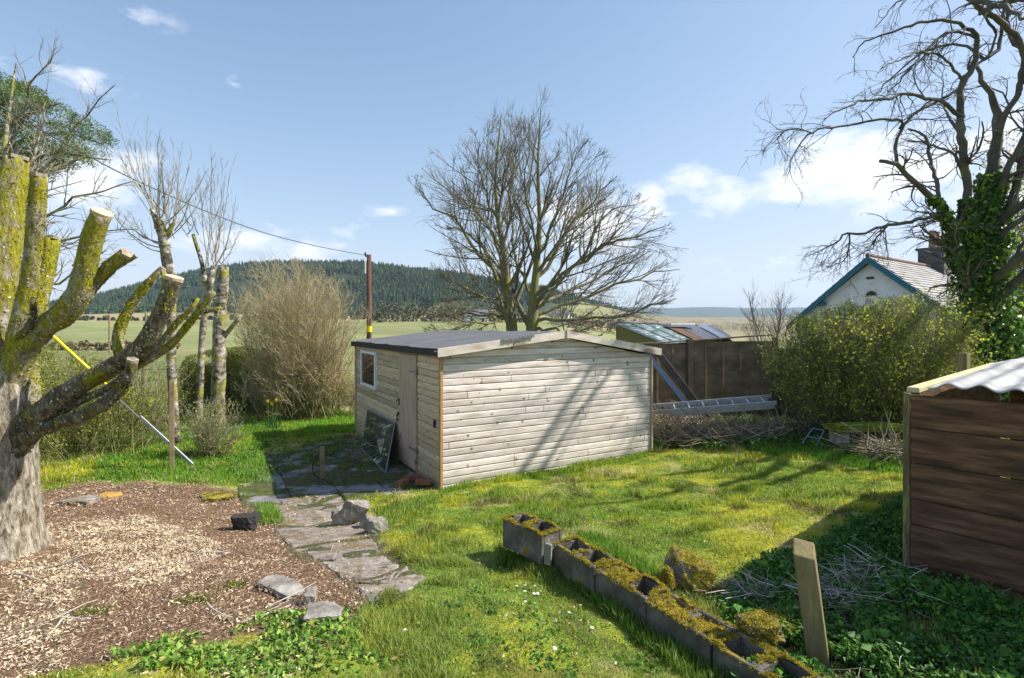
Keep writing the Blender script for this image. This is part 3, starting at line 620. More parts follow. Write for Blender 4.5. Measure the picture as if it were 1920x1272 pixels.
Cn = np.vstack(Cn); env = pxenv([(-260, 240), (-150, 130), (0, 135), (70, 160), (110, 195), (150, 205), (190, 235), (215, 290), (218, 318), (150, 305), (100, 290), (40, 300), (-60, 330), (-220, 330)], Yp, 4)
Cn = Cn[env(Cn)]
Nd = pick(Cn, 34000, .20) + 0; Nd = Nd[env(Nd)]; V, Fq = leaves(Nd - OP, .17, asp=.22); mk('crown', V, Fq, M_needle, pine)

# pale bare tree just behind the pollard (twigs in the top left)
for (nm, lab, u, Y, lim, K) in (('bare_tree', 'pale leafless tree whose fine twigs fan out over the pine at the left edge', -20, 13,
        [[(-20, 780, 12), (-15, 560, 10), (0, 400, 7), (10, 260, 4), (30, 120, 1)], [(-10, 470, 5), (60, 350, 3), (120, 260, 2), (215, 160, .8)], [(-10, 500, 5), (70, 420, 3), (150, 370, 2), (250, 340, .8)], [(-8, 420, 5), (60, 300, 3), (90, 180, 1)], [(-12, 540, 4), (70, 480, 3), (140, 440, 2), (260, 430, .8)], [(0, 400, 4), (90, 320, 3), (170, 290, 1)], [(5, 300, 4), (50, 180, 2), (100, 100, 1)], [(0, 380, 4), (-60, 260, 3), (-90, 120, 1)], [(-12, 560, 4), (50, 540, 3), (120, 520, 2), (200, 470, .7)]], 15),):
    x = (u - 960) / F * Y; t = empty(nm, (x, Y, float(H(x, Y)))); O_ = np.array(t.location); T(t, lab, 'tree')
    lp, lr = resamp(attach([pxl(q, Y, rng.uniform(-1.5, 1.5)) for q in lim], Y), 12); lp[1:, 1:-1] += rng.normal(size=lp[1:, 1:-1].shape) * .04; w = Wood(); w.batch(lp - O_, lr, 7); w.build('trunk', M_birch, t)
    w = Wood(); p, d, L, r = spawn(lp[1:], lr[1:], K, .2, (20, 50), (.5, .8), np.full(len(lp) - 1, 1.8), .6, None, rmin=.006); c1, q1 = curve(p, d, L, r, 7, .13, .05); w.batch(c1 - O_, q1, 3)
    p, d, L, r = spawn(c1, q1, 5, .2, (25, 55), (.4, .7), None, .7, None, rmin=.004); c2, q2 = curve(p, d, L, r, 4, .15, .04); w.batch(c2 - O_, q2, 3)
    w.build('twigs', M_tw, t)

# two pollards with upright shoots
def pollard(label, u, Y, limb_px, shoots, fan, m, group='pollarded trees with upright shoots at the back of the garden'):
    x = (u - 960) / F * Y; t = empty('pollard_tree', (x, Y, float(H(x, Y)))); O_ = np.array(t.location); T(t, label, 'tree', group)
    b = MB()
    for q in limb_px:
        l = spline(pxl(q, Y, rng.uniform(-.2, .2)), step=.12); b.tube(l[:, :3] - O_, l[:, 3], 10, True, .06)
    b.build('trunk', m, t, smooth=True)
    w = Wood()
    for (u0, v0, ua, ub, va, n) in shoots:
        p0 = np.array([P(u0 + rng.uniform(-12, 12), v0 + rng.uniform(-25, 15), Y + rng.uniform(-.15, .15)) for _ in range(n)])
        ue = np.linspace(ua, ub, n) + rng.uniform(-6, 6, n); ve = va + rng.uniform(0, 80, n) + np.abs(ue - (ua + ub) / 2) * .5
        e = np.array([P(a, c, Y + rng.uniform(-.7, .7)) for a, c in zip(ue, ve)]); D = e - p0; L = np.linalg.norm(D, axis=1); D = nrm(D); D0 = nrm(D * np.array((2.0, 1.6, 1)))
        c, q = curve(p0, D0, L * 1.05, np.full(n, .011), 9, .05, .13, .3); w.batch(c - O_, q, 4)
        p, d, L, r = spawn(c, q, 7, .2, (15, 40), (.15, .4), None, .6, None, rmin=.0035); c, q = curve(p, d, L, r, 5, .12, .12); w.batch(c - O_, q, 3)
        p, d, L, r = spawn(c, q, 3, .2, (15, 40), (.3, .5), None, .6, None, rmin=.003); c, q = curve(p, d, L, r, 3, .12, .1); w.batch(c - O_, q, 3)
    w.build('shoots', M_tw, t); return t
pollard('slim dark pollard with a knobbly head of upright shoots, the left one', 326, 9.2, [[(330, 830, 9), (322, 700, 8), (322, 600, 8), (318, 520, 9), (310, 470, 9), (300, 415, 7)], [(303, 440, 7), (290, 405, 5), (283, 392, 3)], [(308, 450, 6), (322, 425, 4), (330, 412, 3)]],
    [(300, 415, 215, 330, 225, 16), (320, 440, 300, 385, 270, 10), (312, 470, 180, 250, 380, 6)], None, M_birch)
pollard('stout pale lichen-covered pollard beside the tan shrub', 412, 11.5, [[(408, 800, 13), (410, 690, 12), (412, 600, 11), (418, 540, 10), (420, 500, 8)], [(412, 640, 5), (436, 612, 4), (452, 592, 3)]], [(418, 505, 395, 450, 380, 6)], None, M_birch)
pollard('thin mossy pollard with tall spaced shoots in front of the wooded hill', 385, 10.4, [[(372, 820, 6), (376, 700, 6), (382, 600, 6), (392, 560, 6), (396, 520, 5)], [(392, 570, 6), (380, 500, 4), (362, 440, 3)], [(396, 530, 5), (400, 500, 5)], [(385, 600, 4), (360, 560, 3)]],
    [(396, 500, 370, 445, 290, 10), (362, 440, 330, 370, 330, 6)], None, M_birch)

# ------------------------------------------------------------------ ivy-clad tree at the right
Yr = 10.6; xr = P(1852, 0, Yr)[0]; iv = empty('ivy_clad_tree', (xr, Yr, float(H(xr, Yr)))); OI = np.array(iv.location)
T(iv, 'tall gnarled bare tree with a trunk wrapped in ivy, spreading over the right side', 'tree')
yb = 604 + (CAMZ - OI[2]) / Yr * F
LB = [([(1858, yb + 15, 34), (1852, 690, 27), (1846, 600, 24), (1850, 500, 22), (1855, 415, 18), (1859, 340, 13), (1870, 245, 10), (1863, 189, 7), (1840, 151, 5), (1832, 125, 4)], 0),
    ([(1846, 620, 14), (1815, 540, 11), (1791, 479, 10), (1772, 400, 8), (1719, 347, 6.5), (1681, 309, 5), (1651, 302, 4)], -.6),
    ([(1681, 309, 4), (1681, 280, 3.6), (1689, 245, 3.2), (1719, 211, 3), (1761, 189, 3), (1798, 166, 3), (1821, 132, 3), (1855, 102, 3), (1870, 57, 2)], .5),
    ([(1848, 560, 14), (1825, 470, 11), (1813, 407, 9), (1813, 340, 8.5), (1802, 245, 8), (1802, 162, 7), (1825, 125, 6), (1829, 68, 5), (1798, 45, 4), (1749, 38, 3.4), (1685, 57, 2.6), (1621, 79, 1.8), (1598, 109, 1)], -.9),
    ([(1802, 215, 5), (1764, 189, 4.2), (1734, 185, 3.8), (1704, 174, 3.4), (1666, 185, 3), (1621, 189, 2.4), (1572, 207, 1.8), (1546, 223, 1)], -1.4),
    ([(1719, 260, 3), (1689, 226, 3), (1636, 226, 2.6), (1591, 234, 2.2), (1546, 241, 2), (1515, 255, 1.8), (1489, 287, 1.3), (1474, 328, .8)], -.8),
    ([(1520, 252, 1.6), (1497, 241, 1.4), (1470, 245, 1.1), (1452, 268, .7)], -.3),
    ([(1772, 385, 4.5), (1755, 340, 4), (1742, 294, 3.6), (1734, 257, 3), (1704, 241, 2)], .8),
    ([(1761, 409, 4), (1700, 418, 3.6), (1666, 423, 3.4), (1644, 428, 3), (1621, 438, 2.8), (1591, 438, 2.4), (1564, 457, 1.6), (1512, 483, .7)], -.6),
    ([(1800, 440, 6), (1775, 412, 4.5), (1755, 409, 4)], 0),
    ([(1595, 438, 1.8), (1592, 468, 1.5), (1583, 490, 1), (1561, 498, .6)], 0), ([(1666, 426, 2), (1644, 445, 1.6), (1636, 468, .9)], .1), ([(1796, 480, 4), (1761, 453, 3), (1723, 426, 1.5)], -.3),
    ([(1868, 260, 7), (1885, 215, 6), (1904, 189, 6), (1920, 132, 5), (1965, 60, 4), (2040, -40, 2)], -.8),
    ([(1865, 130, 4), (1870, 94, 4), (1881, 38, 3.6), (1885, -30, 3), (1880, -110, 1.5)], .4), ([(1950, 180, 6), (1920, 100, 5), (1893, 68, 4), (1885, -40, 3), (1870, -130, 1)], .5),
    ([(1829, 68, 3), (1780, 60, 3), (1735, 95, 2.4), (1700, 135, 1.8), (1665, 175, 1)], -1.1), ([(1845, 110, 3.4), (1800, 85, 3), (1740, 95, 2.4), (1690, 130, 1.8), (1640, 180, .9)], .9),
    ([(1860, 60, 3), (1820, 5, 2.6), (1760, -20, 2), (1690, 0, 1.6), (1640, 50, .9)], -.5), ([(1802, 150, 3), (1770, 110, 2.6), (1720, 100, 2), (1650, 130, 1)], -1.8),
    ([(1856, 390, 8), (1885, 330, 7), (1930, 250, 6), (2000, 200, 4.5), (2090, 190, 2)], -1.2), ([(1850, 470, 8), (1900, 420, 6), (1980, 380, 4), (2080, 350, 1.5)], -1.5),
    ([(1813, 330, 4), (1790, 290, 3), (1740, 270, 2), (1690, 262, 1)], 1.3), ([(1802, 250, 4), (1780, 220, 3), (1770, 200, 2), (1768, 150, 1)], 1.0)]
lim = [pxl(q, Yr, dz) for q, dz in [([(a[0], a[1], a[2] * .82) for a in q_], z_) for q_, z_ in LB]]
lim = attach(lim, Yr)
# limbs reaching out of frame, added for the shadows they cast on gable and lawn
X = lambda *a: np.array(a, float)
for q in ([(9.4, 10.6, 3.0, .09), (9.9, 10.3, 5.6, .065), (9.6, 10.0, 7.4, .055), (8.25, 9.5, 8.0, .045), (8.1, 9.05, 7.72, .04), (8.05, 8.6, 7.35, .035), (7.9, 8.1, 6.8, .015)], [(8.4, 9.6, 7.85, .045), (8.6, 9.25, 7.9, .035), (8.6, 8.85, 7.6, .03), (8.4, 8.4, 7.1, .01)],
          [(9.4, 10.6, 2.6, .10), (9.7, 9.6, 3.6, .09), (9.2, 8.7, 4.8, .08), (8.9, 8.3, 6.0, .06), (8.8, 8.1, 7.2, .03)], [(9.5, 9.5, 3.6, .10), (9.4, 8.3, 4.6, .08), (9.3, 7.4, 5.6, .06), (9.0, 6.8, 6.6, .03)],
          [(9.5, 10.5, 4.2, .08), (9.5, 9.2, 4.9, .07), (9.1, 7.9, 5.4, .07), (8.8, 7.2, 6.4, .05), (8.0, 6.5, 7.3, .03), (7.4, 6.0, 7.9, .015)],
          [(9.4, 10.6, 3.0, .10), (9.2, 9.4, 3.6, .08), (9.6, 8.0, 4.2, .06), (9.9, 7.0, 4.9, .04), (9.9, 6.2, 5.4, .02)]):
    lim.append(X(*q))
b = MB()
for l in lim:
    s = spline(l, step=.12); jit = rng.normal(size=(len(s), 3)) * .012; b.tube(s[:, :3] + jit - OI, s[:, 3], 8, True, .05)
b.build('trunk', M_twg, iv, smooth=True)
lp, lr = resamp(lim[1:], 16); w = Wood()
rb = np.where(np.arange(len(lp)) > len(LB) - 2, 1.0, 1.1)
kk = lr[:, -1] < .045; lp, lr, rb = lp[kk], lr[kk], rb[kk]
p, d, L, r = spawn(lp, lr, 14, .15, (25, 60), (.5, 1.1), rb, .45, None, rmin=.006, fall=.35); c1, q1 = curve(p, d, L, r, 8, .2, -.03); w.batch(c1 - OI, q1, 4)
p, d, L, r = spawn(c1, q1, 3, .15, (25, 60), (.35, .7), None, .7, None, rmin=.0045, fall=.3); c2, q2 = curve(p, d, L, r, 6, .2, -.09); w.batch(c2 - OI, q2, 3)
p, d, L, r = spawn(c2, q2, 2, .2, (25, 60), (.3, .6), None, .7, None, rmin=.0035, fall=.3); c3, q3 = curve(p, d, L, r, 4, .2, -.1); w.batch(c3 - OI, q3, 3)
w.build('twigs', M_twg, iv)
print('ivy tree', len(c1), len(c2), len(c3))
# ivy: leaves wrapped round the trunk and lower limbs
Ci = []; Ni = []
for l, n, ex in ((lim[0], 13000, .34), (lim[1], 1600, .12), (lim[3], 2400, .14), (lim[0][:3], 3500, .5)):
    s = spline(l, step=.05); s = s[s[:, 2] < P(0, 330 if ex > .2 else 380, Yr)[2]]; i = rng.integers(0, len(s), n); a = rng.uniform(0, 2 * np.pi, n)
    o = np.stack([np.cos(a), np.sin(a), rng.normal(size=n) * .2], -1); zf = np.clip((s[i, 2] - 1) / 5.0, 0, 1)
    rad = s[i, 3] + ex * rng.uniform(.05, 1, n) * (1.25 - zf) * (.5 + vnoise(a * 1.6, s[i, 2] * 2.2, 1.0, 3)); Ci.append(s[i, :3] + o * rad[:, None]); Ni.append(o)
Ci = np.vstack(Ci); Ni = np.vstack(Ni); V, Fq = leaves(Ci - OI, .085, asp=.85, bias=Ni * .9, fold=.06); mk('ivy', V, Fq, M_ivy, iv)

# ------------------------------------------------------------------ shrubs
def shrub(name, label, u, v, poly, thick, nst, hgt, m, leafm, nleaf, lsize, r0=.012, k=(6, 4), spread=(0, 60), asp=.55, depth=None, base=.35, twm=None, ground=None, sd_=.05, cat='shrub', group=None, lowclip=None):
    g = G(u, v) if depth is None else np.array(((u - 960) / F * depth, depth, float(H((u - 960) / F * depth, depth))))
    t = empty(name, g); O_ = np.array(g); T(t, label, cat, group); Y = g[1]; env = pxenv(poly, Y, thick, .45)
    a = rng.uniform(0, 2 * np.pi, nst); s = np.radians(rng.uniform(spread[0], spread[1], nst)); d = np.stack([np.sin(s) * np.cos(a), np.sin(s) * np.sin(a) * .8, np.cos(s)], -1)
    p0 = np.tile(O_, (nst, 1)) + np.stack([rng.normal(size=nst) * base, rng.normal(size=nst) * base * .6, np.full(nst, -.05)], -1); L = hgt * rng.uniform(.6, 1, nst)
    for _ in range(7): o_ = ~env(p0 + d * L[:, None] + np.array((0, 0, L.mean() * 0.0))); L = np.where(o_, L * .86, L)
    w = Wood(); c0, q0_ = curve(p0, d, L, np.full(nst, r0) * rng.uniform(.6, 1.2, nst), 8, .07, .03, .25); w.batch(c0 - O_, q0_, 4); w.build('stems', m, t)
    p, d, L, r = spawn(c0, q0_, k[0], .15, (15, 50), (.2, .5), None, .6, env, rmin=.0035); c1, q1 = curve(p, d, L, r, 5, .1, .05); w = Wood(); w.batch(c1 - O_, q1, 3)
    p, d, L, r = spawn(c1, q1, k[1], .15, (20, 50), (.35, .7), None, .7, env, rmin=.003); c2, q2 = curve(p, d, L, r, 3, .12, .05); w.batch(c2 - O_, q2, 3); w.build('twigs', twm or m, t)
    if nleaf:
        pool = np.vstack([c1[:, 1:].reshape(-1, 3), c2.reshape(-1, 3)]); C = pick(pool, nleaf, sd_) if len(pool) else np.zeros((0, 3)); C = C[env(C)] if len(C) else C
        if len(C) == 0: return t
        V, Fq = leaves(C - O_, lsize, asp=asp, fold=.05); mk('leaves', V, Fq, leafm, t)
    return t
# tall tan brush shrub left of the shed
shrub('twiggy_shrub', 'tall leafless tan-coloured shrub with countless upright twigs left of the shed', 560, 786,
    [(450, 700), (425, 600), (430, 520), (470, 480), (500, 462), (560, 470), (620, 490), (665, 520), (690, 560), (680, 620), (660, 700), (655, 800), (520, 800), (470, 790)], 1.5, 300, 4.2, M_olive, M_leafY, 5200, .035, .011, (9, 6), (0, 42), twm=M_brush, base=.45)
# dark green hedge bushes behind it
for (u, v, poly, lab) in ((430, 778, [(340, 700), (355, 668), (400, 655), (450, 650), (500, 672), (540, 700), (540, 780), (340, 785)], 'clipped dark green evergreen bush left of the tan shrub'),):
    g = G(u, v); t = empty('evergreen_bush', g); T(t, lab, 'bush'); env = pxenv(poly, g[1] + .7, 1.0)
    C = np.stack([rng.uniform(g[0] - 2, g[0] + 2, 220000), rng.uniform(g[1] - .4, g[1] + 1.8, 220000), rng.uniform(-.1, 2.4, 220000)], -1); C = C[env(C)]
    C = C[(fbm(C[:, 0] + C[:, 1], C[:, 2], 3, 8) > .36)][:60000]; V, Fq = leaves(C - g, .05, asp=.5); mk('foliage', V, Fq, M_hedgeL, t)
    w = Wood(); p0 = np.tile(g, (30, 1)) + rng.normal(size=(30, 3)) * np.array((.6, .3, 0)); d = np.tile((0, 0, 1.), (30, 1)); c, q = curve(p0, d, np.full(30, 1.2), np.full(30, .02), 6, .2, .1); w.batch(c - g, q, 4); w.build('stems', M_twg, t)
# thorny budding bushes along the left
shrub('budding_bush', 'straggly bush with tiny yellow-green buds beside the old tree trunk', 150, 915, [(50, 920), (45, 720), (80, 690), (140, 650), (200, 680), (300, 720), (310, 800), (280, 880), (200, 930)], 1.1, 130, 2.4, M_olive, M_leafY, 5500, .034, .008, (7, 4), (0, 50), base=.5, twm=M_olive, depth=9.0)
shrub('budding_bush', 'loose pale budding bush behind the low dark limbs of the old tree', 265, 850, [(170, 860), (180, 700), (230, 640), (300, 650), (350, 690), (345, 780), (330, 860)], .9, 80, 2.2, M_olive, M_leafY, 2600, .034, .006, (6, 4), (0, 40), base=.4, twm=M_tw, depth=10.0)
shrub('budding_bush', 'small rounded budding bush by the foot of the guy wire', 395, 880, [(340, 880), (345, 800), (365, 755), (400, 748), (450, 755), (462, 800), (440, 860), (410, 885)], .5, 70, 1.2, M_olive, M_leafY, 1900, .03, .005, (7, 4), (0, 55), base=.12, twm=M_tw, depth=9.0)
shrub('budding_bush', 'tall loose bush filling the gap behind the old tree at the far left', 80, 800, [(-80, 800), (-60, 640), (60, 620), (130, 640), (190, 680), (200, 800)], 1.2, 90, 3.0, M_olive, M_leafY, 5000, .035, .008, (7, 5), (0, 50), base=.7, twm=M_olive, depth=9.5)
shrub('thorn_hedge', 'tangled leafless undergrowth between the tan shrub and the shed window', 660, 790, [(580, 820), (590, 700), (650, 670), (740, 660), (770, 820)], 1.0, 90, 1.9, M_olive, M_leafY, 1800, .035, .006, (7, 5), (0, 55), base=.5, twm=M_brush, depth=13.8)
# large yellow-green bush at the right
BP = [(1440, 800), (1440, 700), (1455, 620), (1505, 590), (1560, 585), (1600, 565), (1650, 555), (1700, 535), (1750, 550), (1800, 575), (1822, 620), (1815, 720), (1790, 800), (1640, 815), (1500, 812)]
shrub('yellow_green_bush', 'big rounded bush in fresh yellow-green leaf in front of the cottage', 1640, 800, BP, 1.7, 240, 3.8, M_twg, M_leafY, 22000, .052, .011, (13, 8), (0, 66), base=.5, twm=M_olive, depth=9.8, sd_=.08)
# hedge with golden leaves at the right edge
shrub('golden_hedge', 'overgrown hedge with golden and orange-tinged leaves at the right edge', 1960, 760, [(1850, 700), (1880, 640), (1875, 560), (1885, 460), (1890, 330), (1900, 260), (1930, 235), (2000, 200), (2080, 300), (2160, 720), (1960, 760), (1850, 740)], 1.3, 130, 6.4, M_twg, M_autumn, 17000, .07, .014, (12, 6), (0, 36), base=.6, depth=11.9, sd_=.1, cat='hedge')

# ------------------------------------------------------------------ the pollarded old tree at the left foreground
Yo = 4.35; xo = P(-18, 0, Yo)[0]; ot = empty('old_pollard_tree', (xo, Yo, float(H(xo, Yo)))); OO = np.array(ot.location)
T(ot, 'massive pollarded old tree with sawn mossy limbs growing out of the mulch bed', 'tree')
LO = [([(-34, 1075, 100), (-30, 1030, 88), (-24, 960, 78), (-18, 880, 68), (-6, 810, 58), (6, 745, 44), (4, 700, 34), (0, 650, 16)], 0, 0),
    ([(0, 800, 44), (-10, 700, 38), (-10, 600, 34), (2, 500, 30), (16, 400, 27), (30, 298, 19)], .15, 1),
    ([(14, 790, 24), (24, 690, 19), (40, 600, 16), (56, 520, 14), (66, 430, 14), (73, 330, 13)], -.15, 1),
    ([(24, 760, 20), (46, 650, 15), (68, 580, 14), (87, 510, 13), (98, 450, 12)], .3, 1),
    ([(14, 740, 26), (40, 670, 22), (80, 615, 20), (122, 588, 22), (150, 545, 21), (164, 490, 19), (176, 440, 18), (190, 402, 17)], -.25, 1),
    ([(140, 572, 14), (172, 535, 13), (205, 502, 12), (234, 476, 11)], -.1, 1), ([(205, 505, 5), (232, 492, 5), (252, 482, 4)], 0, 1),
    ([(30, 815, 30), (70, 782, 24), (110, 748, 21), (160, 716, 18), (215, 686, 17), (262, 655, 17), (292, 612, 15), (312, 568, 14), (326, 524, 14)], -.2, 1),
    ([(224, 668, 9), (222, 625, 9), (242, 580, 8), (270, 540, 7), (302, 506, 6)], .1, 1),
    ([(24, 850, 24), (62, 812, 15), (110, 795, 12), (165, 775, 12), (212, 745, 11), (240, 712, 10), (248, 678, 9)], -.25, 1),
    ([(246, 690, 9), (282, 672, 8), (322, 645, 7), (352, 610, 6), (380, 575, 6), (400, 548, 5)], -.1, 0), ([(250, 686, 6), (290, 655, 6), (330, 608, 5), (362, 575, 4), (372, 560, 3)], .1, 0),
    ([(112, 775, 7), (150, 752, 7), (190, 735, 6), (232, 706, 6), (250, 684, 5)], -.2, 0), ([(60, 790, 13), (62, 730, 12), (56, 670, 12), (60, 640, 11)], .35, 0),
    ([(12, 770, 18), (-30, 660, 16), (-60, 520, 15), (-80, 400, 14)], -.3, 1), ([(20, 700, 8), (40, 640, 7), (60, 600, 6), (62, 560, 4)], -.3, 0), ([(310, 580, 6), (314, 540, 5), (306, 512, 5)], 0, 1),
    ([(372, 585, 4), (392, 582, 3.4), (415, 578, 3)], 0, 0), ([(190, 410, 4), (196, 402, 4), (201, 392, 2)], 0, 0)]
M_pol = mat('mossy_limb_mat', [(.36, (.04, .032, .022)), (.46, (.19, .155, .105)), (.54, (.36, .32, .25)), (.66, (.56, .52, .45))], 13, 13, bump=.025, bscale=16, stretch=(1.9, 1.9, .62), dist=.4, moss=((.10, .10, .010), (.42, .38, .02)), mscale=4.2, mlo=.42, mhi=.51, mz=(.85, 1.7, .25), nrough=.76)
cuts = []
M_mosst = mat('limb_moss_mat', [(.15, (.10, .11, .01)), (.5, (.30, .30, .02)), (.85, (.52, .50, .04))], 7, 4, island=.6, transl=.3); M_lich = mat('lichen_mat', [(.15, (.16, .14, .11)), (.5, (.34, .32, .27)), (.85, (.60, .58, .52))], 7, 4, island=.6)
M_dkl = mat('shaded_limb_mat', [(.34, (.028, .022, .016)), (.48, (.085, .068, .045)), (.64, (.24, .21, .16))], 9, 12, bump=.02, bscale=16, stretch=(2.2, 2.2, 1.4), dist=.5, moss=((.09, .09, .012), (.30, .28, .02)), mscale=2.6, mlo=.52, mhi=.62, nrough=.7)  # shade on the low limbs put into a darker, less mossy bark colour
for li, (q, dz, cut) in enumerate(LO):
    s = spline(pxl(q, Yo, dz), step=.045); sides = 28 if li == 0 else 16; n = len(s)
    Vt, Fq, Ft = tube(s[:, :3] - OO, s[:, 3], sides, True, 0)
    # lumps and bark ridges
    ring = Vt[:n * sides].reshape(n, sides, 3); c = (s[:, :3] - OO)[:, None, :]; th = np.arange(sides)[None, :] / sides * 2 * np.pi; yy_ = np.arange(n)[:, None] * .045
    m1 = (fbm(np.cos(th) * 2 + li * 5 + 0 * yy_, np.sin(th) * 2 + yy_ * 2.2, 1.1, 3 + li) - .5) * .32
    if li == 0: m1 = m1 + (fbm(np.cos(th) * 7 + 0 * yy_, np.sin(th) * 7 + yy_ * 1.1, 1.6, 9) - .5) * .22 + np.exp(-yy_ * 5) * .22 * np.abs(np.sin(th * 2.5 + .4))
    else: m1 = m1 + (fbm(np.cos(th) * 5 + 0 * yy_, np.sin(th) * 5 + yy_ * 9, 1.5, 13 + li) - .5) * .20 - .10 * (fbm(np.cos(th) * 3 + 0 * yy_, np.sin(th) * 3 + yy_ * 3, 1.2, 31 + li) > .62)
    Vt[:n * sides] = (c + (ring - c) * (1 + m1)[..., None]).reshape(-1, 3)
    if li:   # burrs and old branch scars
        for _ in range(max(2, int(n * .05))):
            ii_, jj_ = rng.integers(2, n - 1), rng.integers(0, sides); da = np.minimum(np.abs(np.arange(sides) - jj_), sides - np.abs(np.arange(sides) - jj_)) / sides * 6.28
            g_ = np.exp(-((np.arange(n)[:, None] - ii_) * .045 / (s[ii_, 3] * .55)) ** 2 - (da[None, :] / .6) ** 2) * rng.uniform(-.15, .34); Vt[:n * sides] = (Vt[:n * sides].reshape(n, sides, 3) + (ring - c) * g_[..., None]).reshape(-1, 3)
    mk('trunk' if li == 0 else 'limb', Vt, [Fq, Ft], M_dkl if li in (7, 9, 12, 15) else M_pol, ot, smooth=True)
    if li:
        kk = 900 + int(n * 55); ii_ = rng.integers(1, max(2, n - 2), kk); jj_ = rng.integers(0, sides, kk); Rg = Vt[:n * sides].reshape(n, sides, 3); Pp = Rg[ii_, jj_] * (1 - (q_t := rng.uniform(0, 1, kk)[:, None])) + Rg[ii_ - 1, jj_] * q_t; Pp = Pp + (Rg[ii_, (jj_ + 1) % sides] - Rg[ii_, jj_]) * rng.uniform(0, 1, kk)[:, None]; No = nrm(Pp - (s[ii_, :3] - OO))
        W_ = Pp + OO; mk_ = fbm(W_[:, 0] * 3 + W_[:, 2], W_[:, 1] * 3 + W_[:, 2] * 3, 2.2, 41) > (.52 if li not in (7, 9, 12, 15) else .60)
        if mk_.sum() < 4 or (~mk_).sum() < 12: continue_ = True; mk_[:6] = True; mk_[6:30] = False
        Vl, Fl = leaves(Pp[mk_] + No[mk_] * .004, .017, asp=.4, bias=No[mk_] * .5, jit=.5); mk('moss', Vl, Fl, M_mosst, ot)['kind'] = 'stuff'
        Vl, Fl = leaves(Pp[~mk_][::3] + No[~mk_][::3] * .003, .016, asp=.8, bias=No[~mk_][::3] * 2.2, jit=.6); mk('lichen', Vl, Fl, M_lich, ot)['kind'] = 'stuff'
    if cut and li: cuts.append((s[-1], s[-1, :3] - s[-3, :3], M_cut if li in (4, 7) else M_cutw))
for (e, d, mc_) in cuts:
    d = nrm(d); th = np.linspace(0, 2 * np.pi, 14, endpoint=False); a = nrm(np.cross(d, (0.3, 1, .2))); b_ = np.cross(d, a); rr = e[3] * (1.0 + .09 * rng.normal(size=14)); c = e[:3] - OO
    ring = c + d * .022 + rr[:, None] * (np.cos(th)[:, None] * a + np.sin(th)[:, None] * b_); b0 = MB(); b0.prism(ring, -d * .03); b0.build('cut_face', mc_, ot)
w = Wood(); lp, lr = resamp([pxl(q, Yo, dz) for q, dz, c in LO[1:]], 10)
p, d, L, r = spawn(lp, lr, 3, .4, (50, 85), (.3, .9), np.full(len(lp), .32), .12, None, rmin=.0025); r = np.minimum(r, .006); c1, q1 = curve(p, d, L, r, 7, .2, .1); w.batch(c1 - OO, q1, 4)
p, d, L, r = spawn(c1, q1, 3, .3, (25, 50), (.3, .6), None, .6, None, rmin=.002); c2, q2 = curve(p, d, L, r, 4, .2, .05); w.batch(c2 - OO, q2, 3); w.build('shoots', M_tw, ot)['kind'] = 'stuff'

# ------------------------------------------------------------------ garden shed
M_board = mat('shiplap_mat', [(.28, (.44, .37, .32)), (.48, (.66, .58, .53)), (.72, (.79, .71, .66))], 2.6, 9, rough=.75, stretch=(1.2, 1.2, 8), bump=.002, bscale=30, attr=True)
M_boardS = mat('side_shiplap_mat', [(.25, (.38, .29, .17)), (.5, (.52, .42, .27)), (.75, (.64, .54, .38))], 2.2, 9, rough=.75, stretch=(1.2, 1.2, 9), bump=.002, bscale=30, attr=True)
def add_knots(m, su, sz, dark, amount, r=.055, axis=0):
    """small dark knots and grain marks, flattened along the boards"""
    N, L = m.node_tree.nodes, m.node_tree.links; b = [n for n in N if n.type == 'BSDF_PRINCIPLED'][0]; src = b.inputs['Base Color'].links[0].from_socket
    tcn = N.new('ShaderNodeTexCoord'); mp_ = N.new('ShaderNodeMapping'); mp_.inputs['Scale'].default_value = (su, su, sz); L.new(tcn.outputs['Object'], mp_.inputs[0])
    v = N.new('ShaderNodeTexVoronoi'); v.feature = 'F1'; v.inputs['Scale'].default_value = 1; v.inputs['Randomness'].default_value = 1; L.new(mp_.outputs[0], v.inputs['Vector'])
    r_ = N.new('ShaderNodeMapRange'); r_.inputs[1].default_value = r * 2.2; r_.inputs[2].default_value = r; L.new(v.outputs['Distance'], r_.inputs[0])
    mu = N.new('ShaderNodeMath'); mu.operation = 'MULTIPLY'; mu.inputs[1].default_value = amount; L.new(r_.outputs[0], mu.inputs[0])
    mm = N.new('ShaderNodeMixRGB'); mm.inputs[2].default_value = (*dark, 1); L.new(mu.outputs[0], mm.inputs[0]); L.new(src, mm.inputs[1]); L.new(mm.outputs[0], b.inputs['Base Color'])
add_knots(M_board, 5.2, 5.6, (.14, .08, .045), .85, .075); add_knots(M_board, 7, 4.2, (.22, .14, .09), .8, .05); add_knots(M_board, 1.5, 10.5, (.42, .34, .27), .6, .16); add_knots(M_boardS, 3.5, 10, (.14, .09, .05), .7, .09)
M_trimo = mat('orange_trim_mat', [(.3, (.38, .20, .08)), (.7, (.55, .32, .14))], 4, 6, stretch=(6, 6, 1))
M_barge = mat('barge_mat', [(.3, (.50, .43, .36)), (.7, (.70, .63, .55))], 3, 8, stretch=(1.5, 1.5, 6), bump=.002)
add_knots(M_barge, 1.1, 3, (.20, .12, .07), .7, .1)
M_door = mat('door_wood_mat', [(.25, (.34, .25, .17)), (.55, (.47, .36, .26)), (.8, (.58, .48, .36))], 3, 8, stretch=(7, 7, .8), bump=.001)
add_knots(M_door, 2.5, 2.5, (.16, .09, .05), .7, .08)
